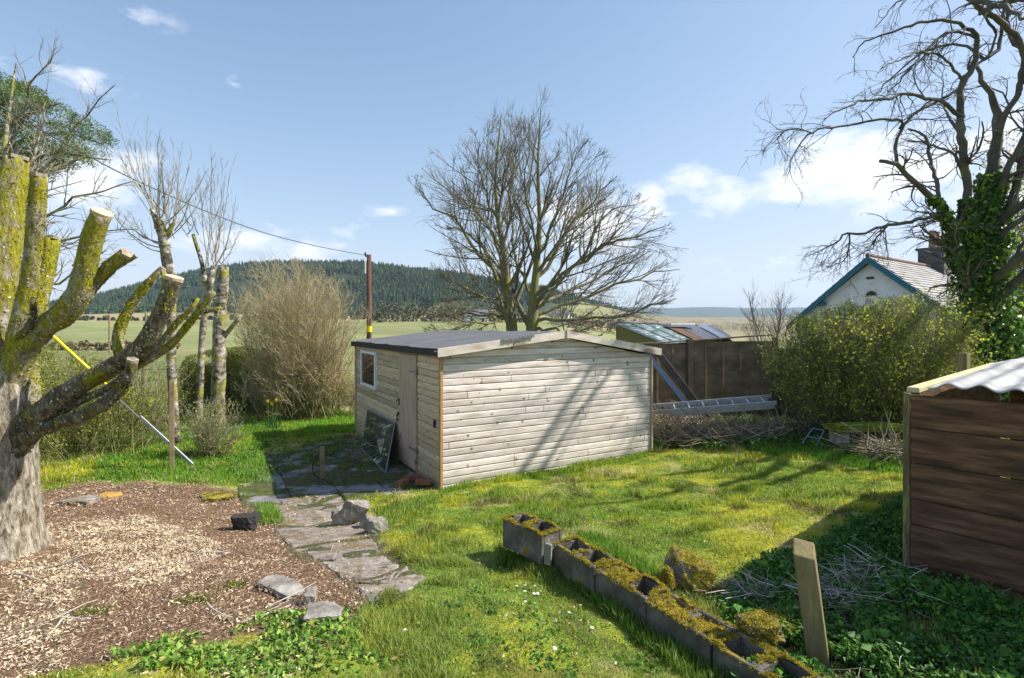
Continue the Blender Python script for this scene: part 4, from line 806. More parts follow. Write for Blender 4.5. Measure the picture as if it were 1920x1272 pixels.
M_felt = mat('roof_felt_mat', [(.3, (.095, .098, .105)), (.7, (.15, .152, .16))], 1.5, 10, rough=.85, bump=.004, bscale=120, moss=((.10, .11, .10), (.18, .19, .17)), mscale=1.2, mlo=.58, mhi=.75)
M_black = plain('black_felt_edge', (.018, .018, .02), .7); M_upvc = plain('white_window_frame', (.75, .77, .80), .35)
M_hinge = plain('galvanised', (.22, .26, .29), .5, .6); M_dark = plain('black_iron', (.03, .028, .026), .5, .5)
m, N_, L_ = newmat('glass_mat'); o_ = N_.new('ShaderNodeOutputMaterial'); g_ = N_.new('ShaderNodeBsdfPrincipled'); g_.inputs['Base Color'].default_value = (.012, .016, .014, 1); g_.inputs['Roughness'].default_value = .04; g_.inputs['Specular IOR Level'].default_value = .9
L_.new(g_.outputs[0], o_.inputs[0]); M_glass = m
m, N_, L_ = newmat('pane_mat'); o_ = N_.new('ShaderNodeOutputMaterial'); g_ = N_.new('ShaderNodeBsdfPrincipled'); g_.inputs['Base Color'].default_value = (.03, .055, .045, 1); g_.inputs['Roughness'].default_value = .02; g_.inputs['Specular IOR Level'].default_value = .6; g_.inputs['Coat Roughness'].default_value = .01
L_.new(g_.outputs[0], o_.inputs[0]); M_pane = m

shed = empty('garden_shed', (A_[0], A_[1], 0), math.atan2(.502, .865)); T(shed, 'pale timber garden shed with shiplap boards and low felt roof beside the lawn', 'shed')
WL, DP, TA = 3.97, 4.65, 2.07; EL, ER, EA = 1.87, 1.73, 2.075
top = lambda t: EL + (EA - EL) * t / TA if t < TA else ER + (EA - ER) * (WL - t) / (WL - TA)
PIT = .0985; prof = [(0, .0), (.04, .008), (.10, .0115), (.4, .0125), (.80, .0115), (.90, .007), (.96, .001), (1.0, .0)]
def boards(z0, z1, t0f, t1f, nseg, sgn, name, m, par, axis, joints=True):
    zs, os_ = [], []; z = z0; k = 0
    while z < z1 - .001:
        for (f, o) in prof[:-1]:
            zz = z + f * PIT
            if zz <= z1: zs.append(zz); os_.append(o + (k % 7 == 3) * .001)
        z += PIT; k += 1
    zs.append(z1); os_.append(.003); zs = np.array(zs); os_ = np.array(os_); s = np.linspace(0, 1, nseg); ta = np.array([t0f(q) for q in zs]); tb = np.array([t1f(q) for q in zs])
    tt = ta[:, None] + (tb - ta)[:, None] * s[None, :]; kk = np.floor((zs - z0) / PIT)[:, None] + 0 * tt
    oo = os_[:, None] * (.86 + .28 * vnoise(tt * .9, kk * 3.1, 1.5, 5)); zz = zs[:, None] + (vnoise(tt, kk * 7.7, .8, 2) - .5) * .006 * (os_[:, None] < .01)
    zz[-1] = z1; zz[0] = z0
    if axis == 'x': V = np.stack([tt, -oo, zz], -1)
    else: V = np.stack([-oo, tt, zz], -1)
    n = nseg; i = np.arange(len(zs) - 1)[:, None] * n + np.arange(n - 1)[None, :]; Q = np.stack([i, i + 1, i + n + 1, i + n], -1).reshape(-1, 4)
    if axis != 'x': Q = Q[:, ::-1]
    bi_ = np.floor((zs - z0 + 1e-6) / PIT).astype(int); cc_ = np.ones((len(zs), n))
    for b_i in range(bi_.max() + 1):
        rws = np.where(bi_ == b_i)[0]; tone = 1 + .09 * rng.normal(); cuts_ = np.sort(rng.uniform(0, 1, int(rng.integers(0, 3)) if joints else 0)); prev = 0
        for q_ in list(cuts_) + [1.01]:
            sel = (s >= prev) & (s < q_); cc_[np.ix_(rws, np.where(sel)[0])] = np.clip(tone * (1 + .10 * rng.normal()), .7, 1.2); prev = q_
            if q_ < 1 and joints: cc_[np.ix_(rws, [int(q_ * (n - 1))])] = .35
        cc_[rws[0]] *= .40; cc_[rws[-1]] *= .62  # shadow lines of the grooves, put into the board colour
        if joints and rng.uniform() < .5: k_ = rng.integers(0, n - 8); cc_[np.ix_(rws, np.arange(k_, k_ + 2))] *= .7
    col = np.repeat(cc_.reshape(-1, 1), 3, 1) * np.where(rng.uniform(size=(len(zs) * n, 1)) < .0, .8, 1.0)
    damp = np.clip(1 - np.maximum(zs - .05, 0) / .35, 0, 1)[:, None] * (.4 + .6 * vnoise(tt, zs[:, None] + 0 * tt, 2.2, 8)); col = col * (1 - .35 * damp.reshape(-1, 1)) * np.where(True, np.array((1, 1, 1)) * (1 - damp.reshape(-1, 1) * .5) + np.array((.92, 1.0, .78)) * damp.reshape(-1, 1) * .5, 1)
    return mk(name, V.reshape(-1, 3), Q, m, par, col=col)
def tl(z): return 0.03 if z <= EL else .03 + (z - EL) / (EA - EL) * (TA - .03)
def tr_(z): return WL - .03 if z <= ER else WL - .03 - (z - ER) / (EA - ER) * (WL - .03 - TA)
boards(-.05, EA - .01, tl, tr_, 260, -1, 'gable_wall', M_board, shed, 'x')
core = MB(); core.prism([(.02, .012, -.1), (WL - .02, .012, -.1), (WL - .02, .012, ER), (TA, .012, EA - .01), (.02, .012, EL)], (0, DP - .02, 0)); core.build('wall_lining', M_door, shed)
D0, D1, DZ = .90, 1.74, 1.80; W0, W1, WZ0, WZ1 = 3.05, 4.12, 1.04, 1.75
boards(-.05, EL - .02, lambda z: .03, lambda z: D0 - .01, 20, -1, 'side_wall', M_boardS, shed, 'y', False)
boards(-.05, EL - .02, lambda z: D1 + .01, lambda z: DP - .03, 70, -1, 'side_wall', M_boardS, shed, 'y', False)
for (x, y, h) in ((-.012, -.012, EL - .01), (WL - .012, -.012, ER - .01)): MB().box((x + .008, y - .008, h / 2 - .03), (.035, .045, h), bev=.003).build('corner_trim', M_trimo if x < 1 else M_door, shed)
MB().box((-.022, DP - .0, EL / 2), (.035, .05, EL), bev=.003).build('corner_trim', M_door, shed)
# door
d = MB(); bw = (D1 - D0) / 7
for i in range(7): d.box((-.022, D0 + bw * (i + .5), DZ / 2 + .02), (.026, bw - .003, DZ - .03), bev=.003)
dr = d.build('door', M_door, shed)
MB().box((-.012, (D0 + D1) / 2, DZ + .035), (.03, D1 - D0 + .04, .05), bev=.003).build('door_head', M_trimo, shed)
for z in (.35, 1.55):
    h = MB(); h.box((-.038, D0 + .15, z), (.006, .28, .035), bev=.002); h.box((-.040, D0 - .02, z), (.01, .05, .09), bev=.002); h.build('hinge', M_hinge, dr)
h = MB(); h.box((-.04, D1 - .05, 1.0), (.012, .035, .12), bev=.003); h.tube([(-.045, D1 - .05, 1.03), (-.075, D1 - .05, 1.03), (-.075, D1 - .02, 1.0)], .009, 8); h.build('handle', M_dark, dr)
h = MB(); h.box((-.045, D1 - .02, .80), (.02, .06, .05), bev=.004); h.tube([(-.06, D1 - .04, .79), (-.065, D1 - .04, .74), (-.065, D1, .74), (-.06, D1, .79)], .007, 8); h.box((-.065, D1 - .02, .70), (.022, .055, .05), bev=.006); h.build('padlock', M_dark, dr)
MB().box((-.03, .16, .88), (.02, .05, .1), bev=.004).build('socket', M_dark, shed)
# window
wf = MB(); 
for (a, b_, c, e) in ((W0, W1, WZ0, WZ0 + .06), (W0, W1, WZ1 - .06, WZ1)): wf.box((-.035, (a + b_) / 2, (c + e) / 2), (.06, b_ - a, e - c), bev=.006)
for y in (W0 + .03, W1 - .03): wf.box((-.035, y, (WZ0 + WZ1) / 2), (.058, .06, WZ1 - WZ0 - .12), bev=.006)
wi = wf.build('window', M_upvc, shed); MB().box((-.035, (W0 + W1) / 2, (WZ0 + WZ1) / 2), (.012, W1 - W0 - .12, WZ1 - WZ0 - .12)).build('pane', M_glass, wi)
MB().box((-.07, W1 - .03, WZ0 + .3), (.02, .03, .09), bev=.004).build('handle', M_upvc, wi)
# roof: felt over two shallow slopes; the back sags a little
YB = DP + .12; YF = -.13; OL, OR_ = -.09, WL + .10
def rz(x, y):
    e = EL + .085 if x < TA else ER + .115; xe = OL if x < TA else OR_; f = (x - xe) / (TA - xe); sag = .045 * (y - YF) / (YB - YF)
    return e + (2.17 - e) * f - sag + (fbm(np.array([x * 1.0]), np.array([y * 1.0]), .9, 17)[0] - .5) * .02
xs = np.concatenate([np.linspace(OL, TA, 24), np.linspace(TA, OR_, 24)[1:]]); ysn = np.linspace(YF, YB, 40); seams = (1.15, 2.2, 3.3)
V = [(x, y, rz(x, y) + (.010 if any(abs(y - s_) < .08 for s_ in seams) else 0) + (fbm(np.array([x]), np.array([y]), 3, 4)[0] - .5) * .012) for y in ysn for x in xs]
n = len(xs); i = np.arange(len(ysn) - 1)[:, None] * n + np.arange(n - 1)[None, :]; Q = np.stack([i, i + 1, i + n + 1, i + n], -1).reshape(-1, 4); V = np.array(V)
Vb = V - np.array((0, 0, .02)); rf = mk('roof', np.vstack([V, Vb]), [Q, Q[:, ::-1] + len(V)], M_felt, shed, smooth=True)
for yj in (1.75,):
    pass
# side felt edge
e = MB(); e.prism([(OL - .006, YF, EL + .08), (OL - .006, YB, EL + .035), (OL - .006, YB, EL - .065), (OL - .006, YF, EL - .02)], (.012, 0, 0)); e.build('eave_edge', M_black, shed)
e = MB(); e.prism([(OR_ + .008, YF, ER + .11), (OR_ + .008, YB, ER + .07), (OR_ + .008, YB, ER - .02), (OR_ + .008, YF, ER + .02)], (-.014, 0, 0)); e.build('eave_edge', M_black, shed)
for (xa, za_, xb, zb) in ((OL - .01, EL + .088, TA - .004, 2.19), (OR_ + .012, ER + .125, TA + .004, 2.19)):
    bb = MB(); bb.prism([(xa, YF - .022, za_), (xb, YF - .022, zb), (xb, YF - .022, zb - .118), (xa, YF - .022, za_ - .118)], (0, .021, 0)); bb.build('bargeboard', M_barge, shed)
    so = MB(); so.prism([(xa, YF + .0, za_ - .035), (xb, YF + .0, zb - .035), (xb, YF + .0, zb - .05), (xa, YF + .0, za_ - .05)], (0, -YF - .005, 0)); so.build('soffit', M_barge, shed)
MB().box((TA, YF - .03, 2.14), (.075, .022, .16), bev=.006).build('finial', M_barge, shed)
# torn felt edge lying over the bargeboard
tf = MB()
for k in range(16):
    x = .92 + k * .032; z = EL + .09 + (2.19 - EL - .09) * (x - OL) / (TA - OL); w_ = rng.uniform(.02, .06)
    tf.add([(x - w_, YF - .026, z + .012), (x + w_, YF - .03, z + .014), (x + w_ * .7, YF - .045 - rng.uniform(0, .02), z - rng.uniform(.005, .05)), (x - w_ * .5, YF - .05, z - rng.uniform(.005, .04))], np.array([[0, 1, 2, 3]]))
tf.build('torn_felt', M_felt, shed)

# glass unit leaning on the shed
gp = [S(-.43, 1.14, .0), S(-.34, 2.92, .0), S(-.055, 3.57, .585), S(-.055, 1.86, .60)]; gp = [np.array(q) + np.array((0, 0, .012)) for q in gp]
g0 = gp[0].copy(); gl = empty('glass_panel', g0); T(gl, 'large sheet of glazing with a thin pale frame leaning against the shed beside the door', 'glass panel')
nn_ = np.cross(gp[1] - gp[0], gp[3] - gp[0]); nn_ = nn_ / np.linalg.norm(nn_); nn_ = nn_ if nn_[2] > 0 else -nn_
c_ = sum(gp) / 4; ins = [q + (c_ - q) * .03 - g0 for q in gp]; MB().prism(ins, nn_ * .014).build('pane', M_pane, gl)
fr = MB()
for i in range(4): fr.tube([gp[i] - g0, gp[(i + 1) % 4] - g0], .012, 6)
fr.build('frame', M_hinge, gl)

# ------------------------------------------------------------------ paving
M_pav = mat('paving_mat', [(.30, (.09, .07, .055)), (.48, (.24, .20, .17)), (.68, (.40, .36, .32))], 9, 12, bump=.02, bscale=18, nrough=.72, moss=((.12, .09, .04), (.22, .17, .08)), mscale=3.2, mlo=.49, mhi=.60)
M_patio = mat('patio_mat', [(.25, (.11, .10, .11)), (.5, (.21, .20, .21)), (.75, (.34, .33, .34))], 3, 9, bump=.006, bscale=14, moss=((.03, .045, .012), (.09, .10, .02)), mscale=2.2, mlo=.42, mhi=.52)
pb = MB()
for poly in ([(512, 938), (585, 930), (640, 932), (655, 965), (600, 982), (510, 988)], [(514, 994), (606, 985), (680, 985), (692, 1005), (590, 1020), (545, 1030)], [(549, 1034), (600, 1024), (700, 1011), (716, 1038), (640, 1053), (592, 1050)],
             [(602, 1056), (720, 1042), (748, 1064), (700, 1084), (655, 1092), (622, 1072)], [(664, 1096), (700, 1088), (760, 1068), (800, 1088), (745, 1118), (692, 1140)]):
    g = np.array([G(u, v) for u, v in poly]); gg = []
    for i in range(len(g)):
        a, c = g[i], g[(i + 1) % len(g)]
        for t in np.linspace(0, 1, 6, endpoint=False): q = a * (1 - t) + c * t + rng.normal(size=3) * .012; q[2] = float(H(q[0], q[1])) + .002 + rng.normal() * .004; gg.append(q)
    gg = np.array(gg); cc = gg.mean(0); ring2 = cc + (gg - cc) * .95 + np.array((0, 0, .008)); n = len(gg); V = np.vstack([gg - (0, 0, .06), gg, ring2, [cc + (0, 0, .008)]]); i = np.arange(n); j = (i + 1) % n
    pb.add(V, [np.vstack([np.stack([i, j, j + n, i + n], -1), np.stack([i + n, j + n, j + 2 * n, i + 2 * n], -1)]), np.stack([i + 2 * n, j + 2 * n, np.full(n, 3 * n)], -1)])
T(pb.build('path', M_pav), kind='structure')
pb = MB()
for a in range(4):
    for b_ in range(7):
        if (a, b_) in ((3, 0), (3, 6), (2, 6)): continue
        x0, y0 = -.62 - a * .6, .02 + b_ * .6 - (a % 2) * .2; w_ = .58
        q = [S(x0 + rng.normal() * .006, y0), S(x0 + w_, y0 + rng.normal() * .006), S(x0 + w_, y0 + w_), S(x0, y0 + w_)]
        for k in q: k[2] = float(H(k[0], k[1])) + .008 + rng.normal() * .003
        pb.prism(np.array(q) - (0, 0, .05), (0, 0, .05))
T(pb.build('patio', M_patio), kind='structure')

# ------------------------------------------------------------------ fence, ladder and clutter at the back right
M_fence = mat('fence_wood_mat', [(.3, (.14, .10, .06)), (.55, (.25, .185, .115)), (.75, (.36, .28, .18))], 2.5, 9, stretch=(1, 1, 2.2), bump=.004, moss=((.07, .075, .03), (.13, .12, .045)), mscale=.9, mlo=.5, mhi=.7)
M_fenced = mat('dark_fence_mat', [(.3, (.07, .052, .038)), (.7, (.15, .115, .085))], 3, 8, stretch=(1, 1, 4), bump=.003)
def fence(name, a, c, za, zc, npan, nb, m, label, batt=4, zb=-.05, skew=0):
    a, c = np.array(a, float), np.array(c, float); f = empty(name, (a[0], a[1], 0)); T(f, label, 'fence', 'panels of the timber boundary fence')
    d = c - a; L = np.linalg.norm(d); ang = math.atan2(d[1], d[0]); f.rotation_euler = (0, 0, ang); pw = L / npan
    for i in range(npan):
        b = MB(); z0 = za + (zc - za) * i / npan; z1 = za + (zc - za) * (i + 1) / npan; hb_ = (min(z0, z1) - zb) / nb
        for k in range(nb):
            zz = zb + k * hb_; tt = hb_ + .002; b.prism([(i * pw + .03, .003 * (k % 2), zz), ((i + 1) * pw - .03, .003 * (k % 2), zz), ((i + 1) * pw - .03, .003 * (k % 2), zz + tt), (i * pw + .03, .003 * (k % 2), zz + tt)], (0, .014, 0))
        pn = b.build('panel', m, f); bt = MB()
        for k in range(1, batt + 1): bt.box((i * pw + pw * k / (batt + 1), -.012, (z0 + zb) / 2), (.045, .03, z0 - zb - .02), bev=.003)
        bt.build('battens', m, pn)
        MB().prism([(i * pw, -.045, z0), ((i + 1) * pw - .01, -.045, z1), ((i + 1) * pw - .01, -.045, z1 + .035), (i * pw, -.045, z0 + .035)], (0, .1, 0)).build('capping', m, f)
    for i in range(npan + 1): MB().box((i * pw - .005, -.06, (za + zb) / 2 + .05), (.1, .1, za - zb + (.02 if i < npan else .1)), bev=.006).build('post', M_fenced, f)
    return f
FA, FB = P(1110, 0, 12.0)[:2], P(1290, 0, 12.5)[:2]; FC = P(1451, 0, 12.8)[:2]
fence('fence', FA, FB, 1.74, 1.86, 2, 11, M_fence, 'greenish weathered fence panels directly behind the shed and under the mossy glazed roof', 2)
fence('fence', FB, FC, 1.86, 2.0, 1, 12, M_fence, 'tall brown fence panel with four battens behind the aluminium ladder', 4)
fence('fence', FC, (P(1800, 0, 11.5)[0], 11.5), 1.66, 1.6, 3, 10, M_fenced, 'low dark fence disappearing behind the yellow-green bush', 3)
M_alu = mat('aluminium_mat', [(.3, (.42, .43, .43)), (.7, (.62, .63, .63))], 6, 6, metal=.45, rough=.5)
# ladder: two long sections lying together
la = P(1255, 778, 10.3); lbp = P(1450, 763, 9.9); ld_ = lbp - la; Ln = np.linalg.norm(ld_); ex = ld_ / Ln; ey = nrm(np.array((-.06, 1, .16))); ey = nrm(ey - ex * ey.dot(ex)); ez = np.cross(ex, ey)
lad = empty('ladder', la); T(lad, 'grey aluminium extension ladder lying on its side along the foot of the fence', 'ladder')
for sec, (oz, x0, x1) in enumerate(((0, 0, Ln - .0), (.075, -.3, Ln + .06))):
    for y in (0, .36):
        b = MB(); c0, c1 = ex * x0 + ey * y + ez * oz, ex * x1 + ey * y + ez * oz
        b.prism([c0 - ez * .034 - ey * .012, c0 + ez * .034 - ey * .012, c0 + ez * .034 + ey * .012, c0 - ez * .034 + ey * .012], c1 - c0); b.build('rail', M_alu, lad)
    k = .12
    while k < x1 - .05: MB().tube([ex * k + ey * .012 + ez * oz, ex * k + ey * .348 + ez * oz], .015, 8).build('rung', M_alu, lad); k += .27
# channel leaning behind the shed
M_blue = plain('blue_grey_metal', (.20, .27, .36), .4, .4)
for (nm, lab, q0_, q1_, m_, w_) in (('leaning_gutter', 'blue-grey metal channel leaning down from behind the shed corner', P(1205, 655, 11.6), P(1300, 772, 11.2), M_blue, .045), ('leaning_plank', 'dark board with a flaking pale edge propped beside the blue-grey channel', P(1232, 660, 11.75), P(1330, 788, 11.4), M_fenced, .06)):
    r_ = empty(nm, q1_); T(r_, lab, 'gutter' if 'gutter' in nm else 'plank'); dd = q0_ - q1_; pe = nrm(np.cross(dd, (0, 1, 0))); b = MB()
    b.prism([-pe * w_, pe * w_, pe * w_ + (0, .02, 0), -pe * w_ + (0, .02, 0)], dd); b.build('web', m_, r_)
    for s_ in (-1, 1): MB().prism([pe * w_ * s_ - (0, .045, 0), pe * w_ * s_ + pe * .006 * s_ - (0, .045, 0), pe * w_ * s_ + pe * .006 * s_ + (0, .02, 0), pe * w_ * s_ + (0, .02, 0)], dd).build('flange', M_zinc if s_ < 0 else m_, r_)
# rocks
import bmesh
def rockmesh(size, seed, rot=0, k=9, rough=.09, flat=1.0):
    r_ = np.random.default_rng(seed); bm = bmesh.new(); bmesh.ops.create_icosphere(bm, subdivisions=5, radius=1); Vv = np.array([v.co[:] for v in bm.verts]); Ff = np.array([[v.index for v in f.verts] for f in bm.faces]); bm.free()
    N = nrm(r_.normal(size=(k, 3))); N = np.vstack([N, np.eye(3), -np.eye(3)]); h = np.concatenate([r_.uniform(.72, 1.05, k), np.full(6, .85)])
    dd = Vv @ N.T; rr = np.where(dd > .05, h / np.maximum(dd, .05), 9).min(1); rr = rr * (1 + rough * (fbm(Vv[:, 0] + Vv[:, 2], Vv[:, 1] - Vv[:, 2] * .5, 4, seed) - .5) * 2 + .05 * (fbm(Vv[:, 0] * 1.3 - Vv[:, 2], Vv[:, 1] + Vv[:, 2] * .7, 12, seed + 3) - .5))
    Vv = Vv * rr[:, None] * np.array(size) / 2; c, s_ = math.cos(rot), math.sin(rot); return Vv @ np.array([[c, -s_, 0], [s_, c, 0], [0, 0, 1]]).T, Ff
M_rock = mat('rock_mat', [(.3, (.09, .08, .07)), (.5, (.25, .225, .195)), (.72, (.46, .43, .38))], 6, 10, bump=.02, bscale=9, moss=((.14, .14, .02), (.30, .26, .03)), mscale=4, mlo=.66, mhi=.75)
M_fuzz = mat('moss_fuzz_mat', [(.15, (.14, .11, .012)), (.5, (.32, .26, .02)), (.85, (.52, .46, .05))], 9, 4, island=.6, transl=.3)
M_darkrock = plain('dark_stone', (.035, .033, .032), .9)
M_mossrock = mat('moss_rock_mat', [(.3, (.09, .075, .06)), (.7, (.26, .22, .19))], 8, 10, bump=.03, bscale=14, moss=((.15, .12, .015), (.33, .27, .03)), mscale=4, mlo=.53, mhi=.59, mup=.12)
def rock(name, label, u, v, size, seed, m, dz=0.0, rot=0, cat='stone', group=None, tilt=(0, 0), **k):
    g = G(u, v); V, Fq = rockmesh(size, seed, rot, **k); o = mk(name, V, Fq, m, None, smooth=False); o.location = g + np.array((0, 0, size[2] * .32 + dz)); o.rotation_euler = (tilt[0], tilt[1], 0)
    if m is M_mossrock:
        nv = nrm(V); k_ = (nv[:, 2] + (fbm(V[:, 0] * 9 + seed, V[:, 1] * 9, 1.2, seed) - .5) * 2.2 > .5); C = V[k_]
        if len(C): C = pick(C * 1.01, 3800, .006); Vl, Fl = leaves(C, .013, asp=.35, bias=nrm(C) * .6); mk('moss', Vl, Fl, M_fuzz, o)['kind'] = 'stuff'
    return T(o, label, cat, group)
SG = 'loose stones around the path'
rock('dark_stone', 'small near-black stone lying alone on the edge of the wood chips', 460, 992, (.30, .2, .2), 3, M_darkrock, rot=.1, group=SG)
rock('stone', 'pale broken slab leaning at the top of the stone trio by the path', 662, 985, (.30, .14, .33), 5, M_rock, .03, .5, tilt=(.35, .5), group=SG)
rock('stone', 'darker tilted stone at the left side of the trio by the path', 640, 985, (.22, .2, .26), 8, M_rock, .0, .2, tilt=(.1, -.4), group=SG)
rock('stone', 'grey-blue squarish stone at the right end of the trio by the path', 705, 998, (.20, .18, .18), 12, M_rock, .0, .9, group=SG)
rock('stone', 'wedge-shaped brown stone between the pale slab and the grey-blue one', 688, 990, (.14, .14, .2), 14, M_rock, .0, .3, tilt=(.2, .4), group=SG)
rock('flat_stone', 'rounded flat-topped grey stone where the ivy meets the lawn', 607, 1168, (.22, .2, .11), 21, M_rock, -.005, .2, group=SG, k=4)
rock('flat_stone', 'long flat grey slab half sunk in the wood chips', 528, 1103, (.42, .18, .05), 22, M_rock, -.004, -.6, group=SG)
rock('flat_stone', 'small dark-edged stone beside the half sunken slab', 582, 1132, (.09, .08, .12), 25, M_rock, .0, .2, group=SG)
rock('flat_stone', 'weathered flat stone at the back edge of the wood chips near the bush', 145, 945, (.42, .3, .09), 31, M_pav, .0, .1, group=SG)
rock('orange_stone', 'low orange-tinted stone at the back edge of the wood chips', 205, 935, (.25, .2, .08), 33, mat('orange_lichen_mat', [(.3, (.34, .18, .04)), (.7, (.5, .32, .08))], 12, 6), .0, 0, group=SG)
rock('flat_stone', 'flat stone with yellow moss beside the grass edge above the dark stone', 405, 935, (.5, .3, .07), 37, M_mossrock, .0, .1, group=SG)
rock('mossy_rock', 'large moss-capped rock beside the hollow block wall', 1290, 1108, (.36, .24, .25), 41, M_mossrock, .02, -.6, tilt=(.2, .15), k=6, rough=.12)
rock('mossy_rock', 'thin upright mossy stone between the hollow blocks and the moss-capped rock', 1252, 1128, (.06, .12, .22), 42, M_mossrock, .03, .2, rough=.1)
rock('mossy_rock', 'dark mossy lump near the foot of the wooden post', 1420, 1215, (.24, .2, .2), 45, M_mossrock, .0, .4, rough=.14)
rock('mossy_rock', 'low mossy lump beside the hose at the bottom right', 1462, 1190, (.22, .2, .13), 48, M_mossrock, .0, .8, rough=.14)
M_brick = mat('brick_mat', [(.3, (.20, .075, .045)), (.7, (.34, .14, .09))], 10, 7, bump=.004)
for i, (lx, ly, rzv) in enumerate(((-.18, .62, .4), (-.42, .40, 1.2), (-.16, .25, .1))):
    q = S(lx, ly); o = MB().box((0, 0, .04), (.22, .11, .07), bev=.006).build('brick', M_brick); o.location = (q[0], q[1], float(H(q[0], q[1])) + .02); o.rotation_euler = (0, 0, rzv)
    T(o, ('red brick lying nearest the foot of the shed door', 'red brick lying furthest out from the shed on the paving', 'red brick tucked against the shed corner boards')[i], 'brick', 'bricks beside the shed door')

# hollow concrete blocks
M_conc = mat('concrete_block_mat', [(.28, (.05, .045, .038)), (.5, (.13, .115, .095)), (.72, (.26, .235, .20))], 7, 10, bump=.012, bscale=26, moss=((.17, .11, .012), (.34, .24, .02)), mscale=6, mlo=.60, mhi=.68, mup=.10)
M_mossy = mat('moss_mat', [(.3, (.16, .10, .012)), (.55, (.28, .19, .02)), (.75, (.40, .32, .04))], 18, 8, bump=.02, bscale=30); M_soil = plain('soil', (.03, .025, .018), .95, var=.4)
def block(p, ang, label, fill=(), name='hollow_block', mossk=1):
    o = empty(name, p, ang); T(o, label, 'concrete block', 'hollow concrete blocks edging the lawn'); L_, W_, H_, t = .44, .215, .215, .030
    b = MB(); g = .003
    b.box((L_ / 2, t / 2, H_ / 2), (L_, t, H_), bev=.005); b.box((L_ / 2, W_ - t / 2, H_ / 2), (L_, t, H_), bev=.005)
    for x in (t / 2 + g, L_ / 2, L_ - t / 2 - g): b.box((x, W_ / 2, H_ / 2 - .004), (t if x != L_ / 2 else .06, W_ - 2 * t, H_ - .002), bev=.004)
    b.build('shell', M_conc, o); sb = MB(); sb.box((L_ / 2, W_ / 2, .05), (L_ - .02, W_ - .02, .06)); sb.build('soil', M_soil, o)
    # moss carpet: lumpy patches over the rims, the web and the filled cells
    mb = MB(); gx_, gy_ = 78, 40; X_, Y_ = np.meshgrid(np.linspace(-.004, L_ + .004, gx_), np.linspace(-.004, W_ + .004, gy_)); sd_ = float(p[0]) * 7 + float(p[1]) * 3
    cell = ((X_ > t + .004) & (X_ < L_ / 2 - .032) | (X_ > L_ / 2 + .032) & (X_ < L_ - t - .004)) & (Y_ > t) & (Y_ < W_ - t)
    nz_ = fbm(X_ + sd_, Y_ + sd_, 17, 3, 5); hi_ = H_ - .006 + np.clip(nz_ - .40, 0, 1) * .06 * mossk + (vnoise(X_ + sd_, Y_, 130, 5) - .5) * .005 - .006 * ((X_ < .006) | (X_ > L_ - .006) | (Y_ < .006) | (Y_ > W_ - .006))
    i = np.arange(gy_ - 1)[:, None] * gx_ + np.arange(gx_ - 1)[None, :]; Q = np.stack([i, i + 1, i + gx_ + 1, i + gx_], -1).reshape(-1, 4); ok = ((nz_ > .47 - .05 * mossk) & ~cell).ravel()
    mb.add(np.stack([X_, Y_, hi_], -1).reshape(-1, 3), Q[ok[Q].all(1)])
    for c in fill:
        c0 = t + .002 if c == 0 else L_ / 2 + .032; c1 = L_ / 2 - .032 if c == 0 else L_ - t - .002; X2, Y2 = np.meshgrid(np.linspace(c0, c1, 24), np.linspace(t + .001, W_ - t - .001, 20)); n2 = fbm(X2 + sd_, Y2 + sd_, 14, 8, 5)
        i = np.arange(19)[:, None] * 24 + np.arange(23)[None, :]; mb.add(np.stack([X2, Y2, H_ - .055 + n2 * .075 + (vnoise(X2, Y2, 120, 2) - .5) * .008], -1).reshape(-1, 3), np.stack([i, i + 1, i + 25, i + 24], -1).reshape(-1, 4))
    ms_ = mb.build('moss', M_mossy, o, smooth=True); Vm = np.array([v.co[:] for v in ms_.data.vertices]); used = np.unique([i_ for f_ in ms_.data.polygons for i_ in f_.vertices]); C = pick(Vm[used], 5200, .004)
    Vl, Fl = leaves(C + (0, 0, .003), .011, asp=.35, bias=np.array((0, 0, .5))); mk('moss_tips', Vl, Fl, M_fuzz, ms_); return o
a0 = math.atan2(-.76, .65); pA = P(942, 972, 4.16)
block((pA[0], pA[1], .575), a0, 'first hollow block, standing higher than the row and set at the lawn end', ())
MB_ = np.array((.53, -.85)); a1 = math.atan2(-.85, .53); r0 = np.array((.30, 3.86))
LBL = ['hollow block with two open cells next to the raised first block', 'hollow block with one open cell and one filled with moss beside the moss-capped rock', 'hollow block buried in moss in front of the thin upright stone', 'hollow block with a deep dark cell left of the wooden post', 'last hollow block at the bottom edge of the picture']
for i in range(5):
    q = r0 + MB_ * (.45 * i) + np.array((.003 * (i % 2), 0)); zt = .505 + (-.012 * i); block((q[0], q[1], zt), a1 + rng.normal() * .008, LBL[i], {1: (0,), 2: (0, 1), 4: (0,)}.get(i, ()), mossk=1.1 if i else .9)
# chipped concrete tile standing at the joint of the first two blocks
o = MB().box((0, 0, .075), (.055, .02, .15), bev=.003).build('slate_chip', M_rock); q = P(1027, 1012, 3.78); o.location = (q[0], q[1], .60); o.rotation_euler = (0, .05, a0 + .2); T(o, 'small pale upright chip wedged at the joint of the raised block', 'stone')

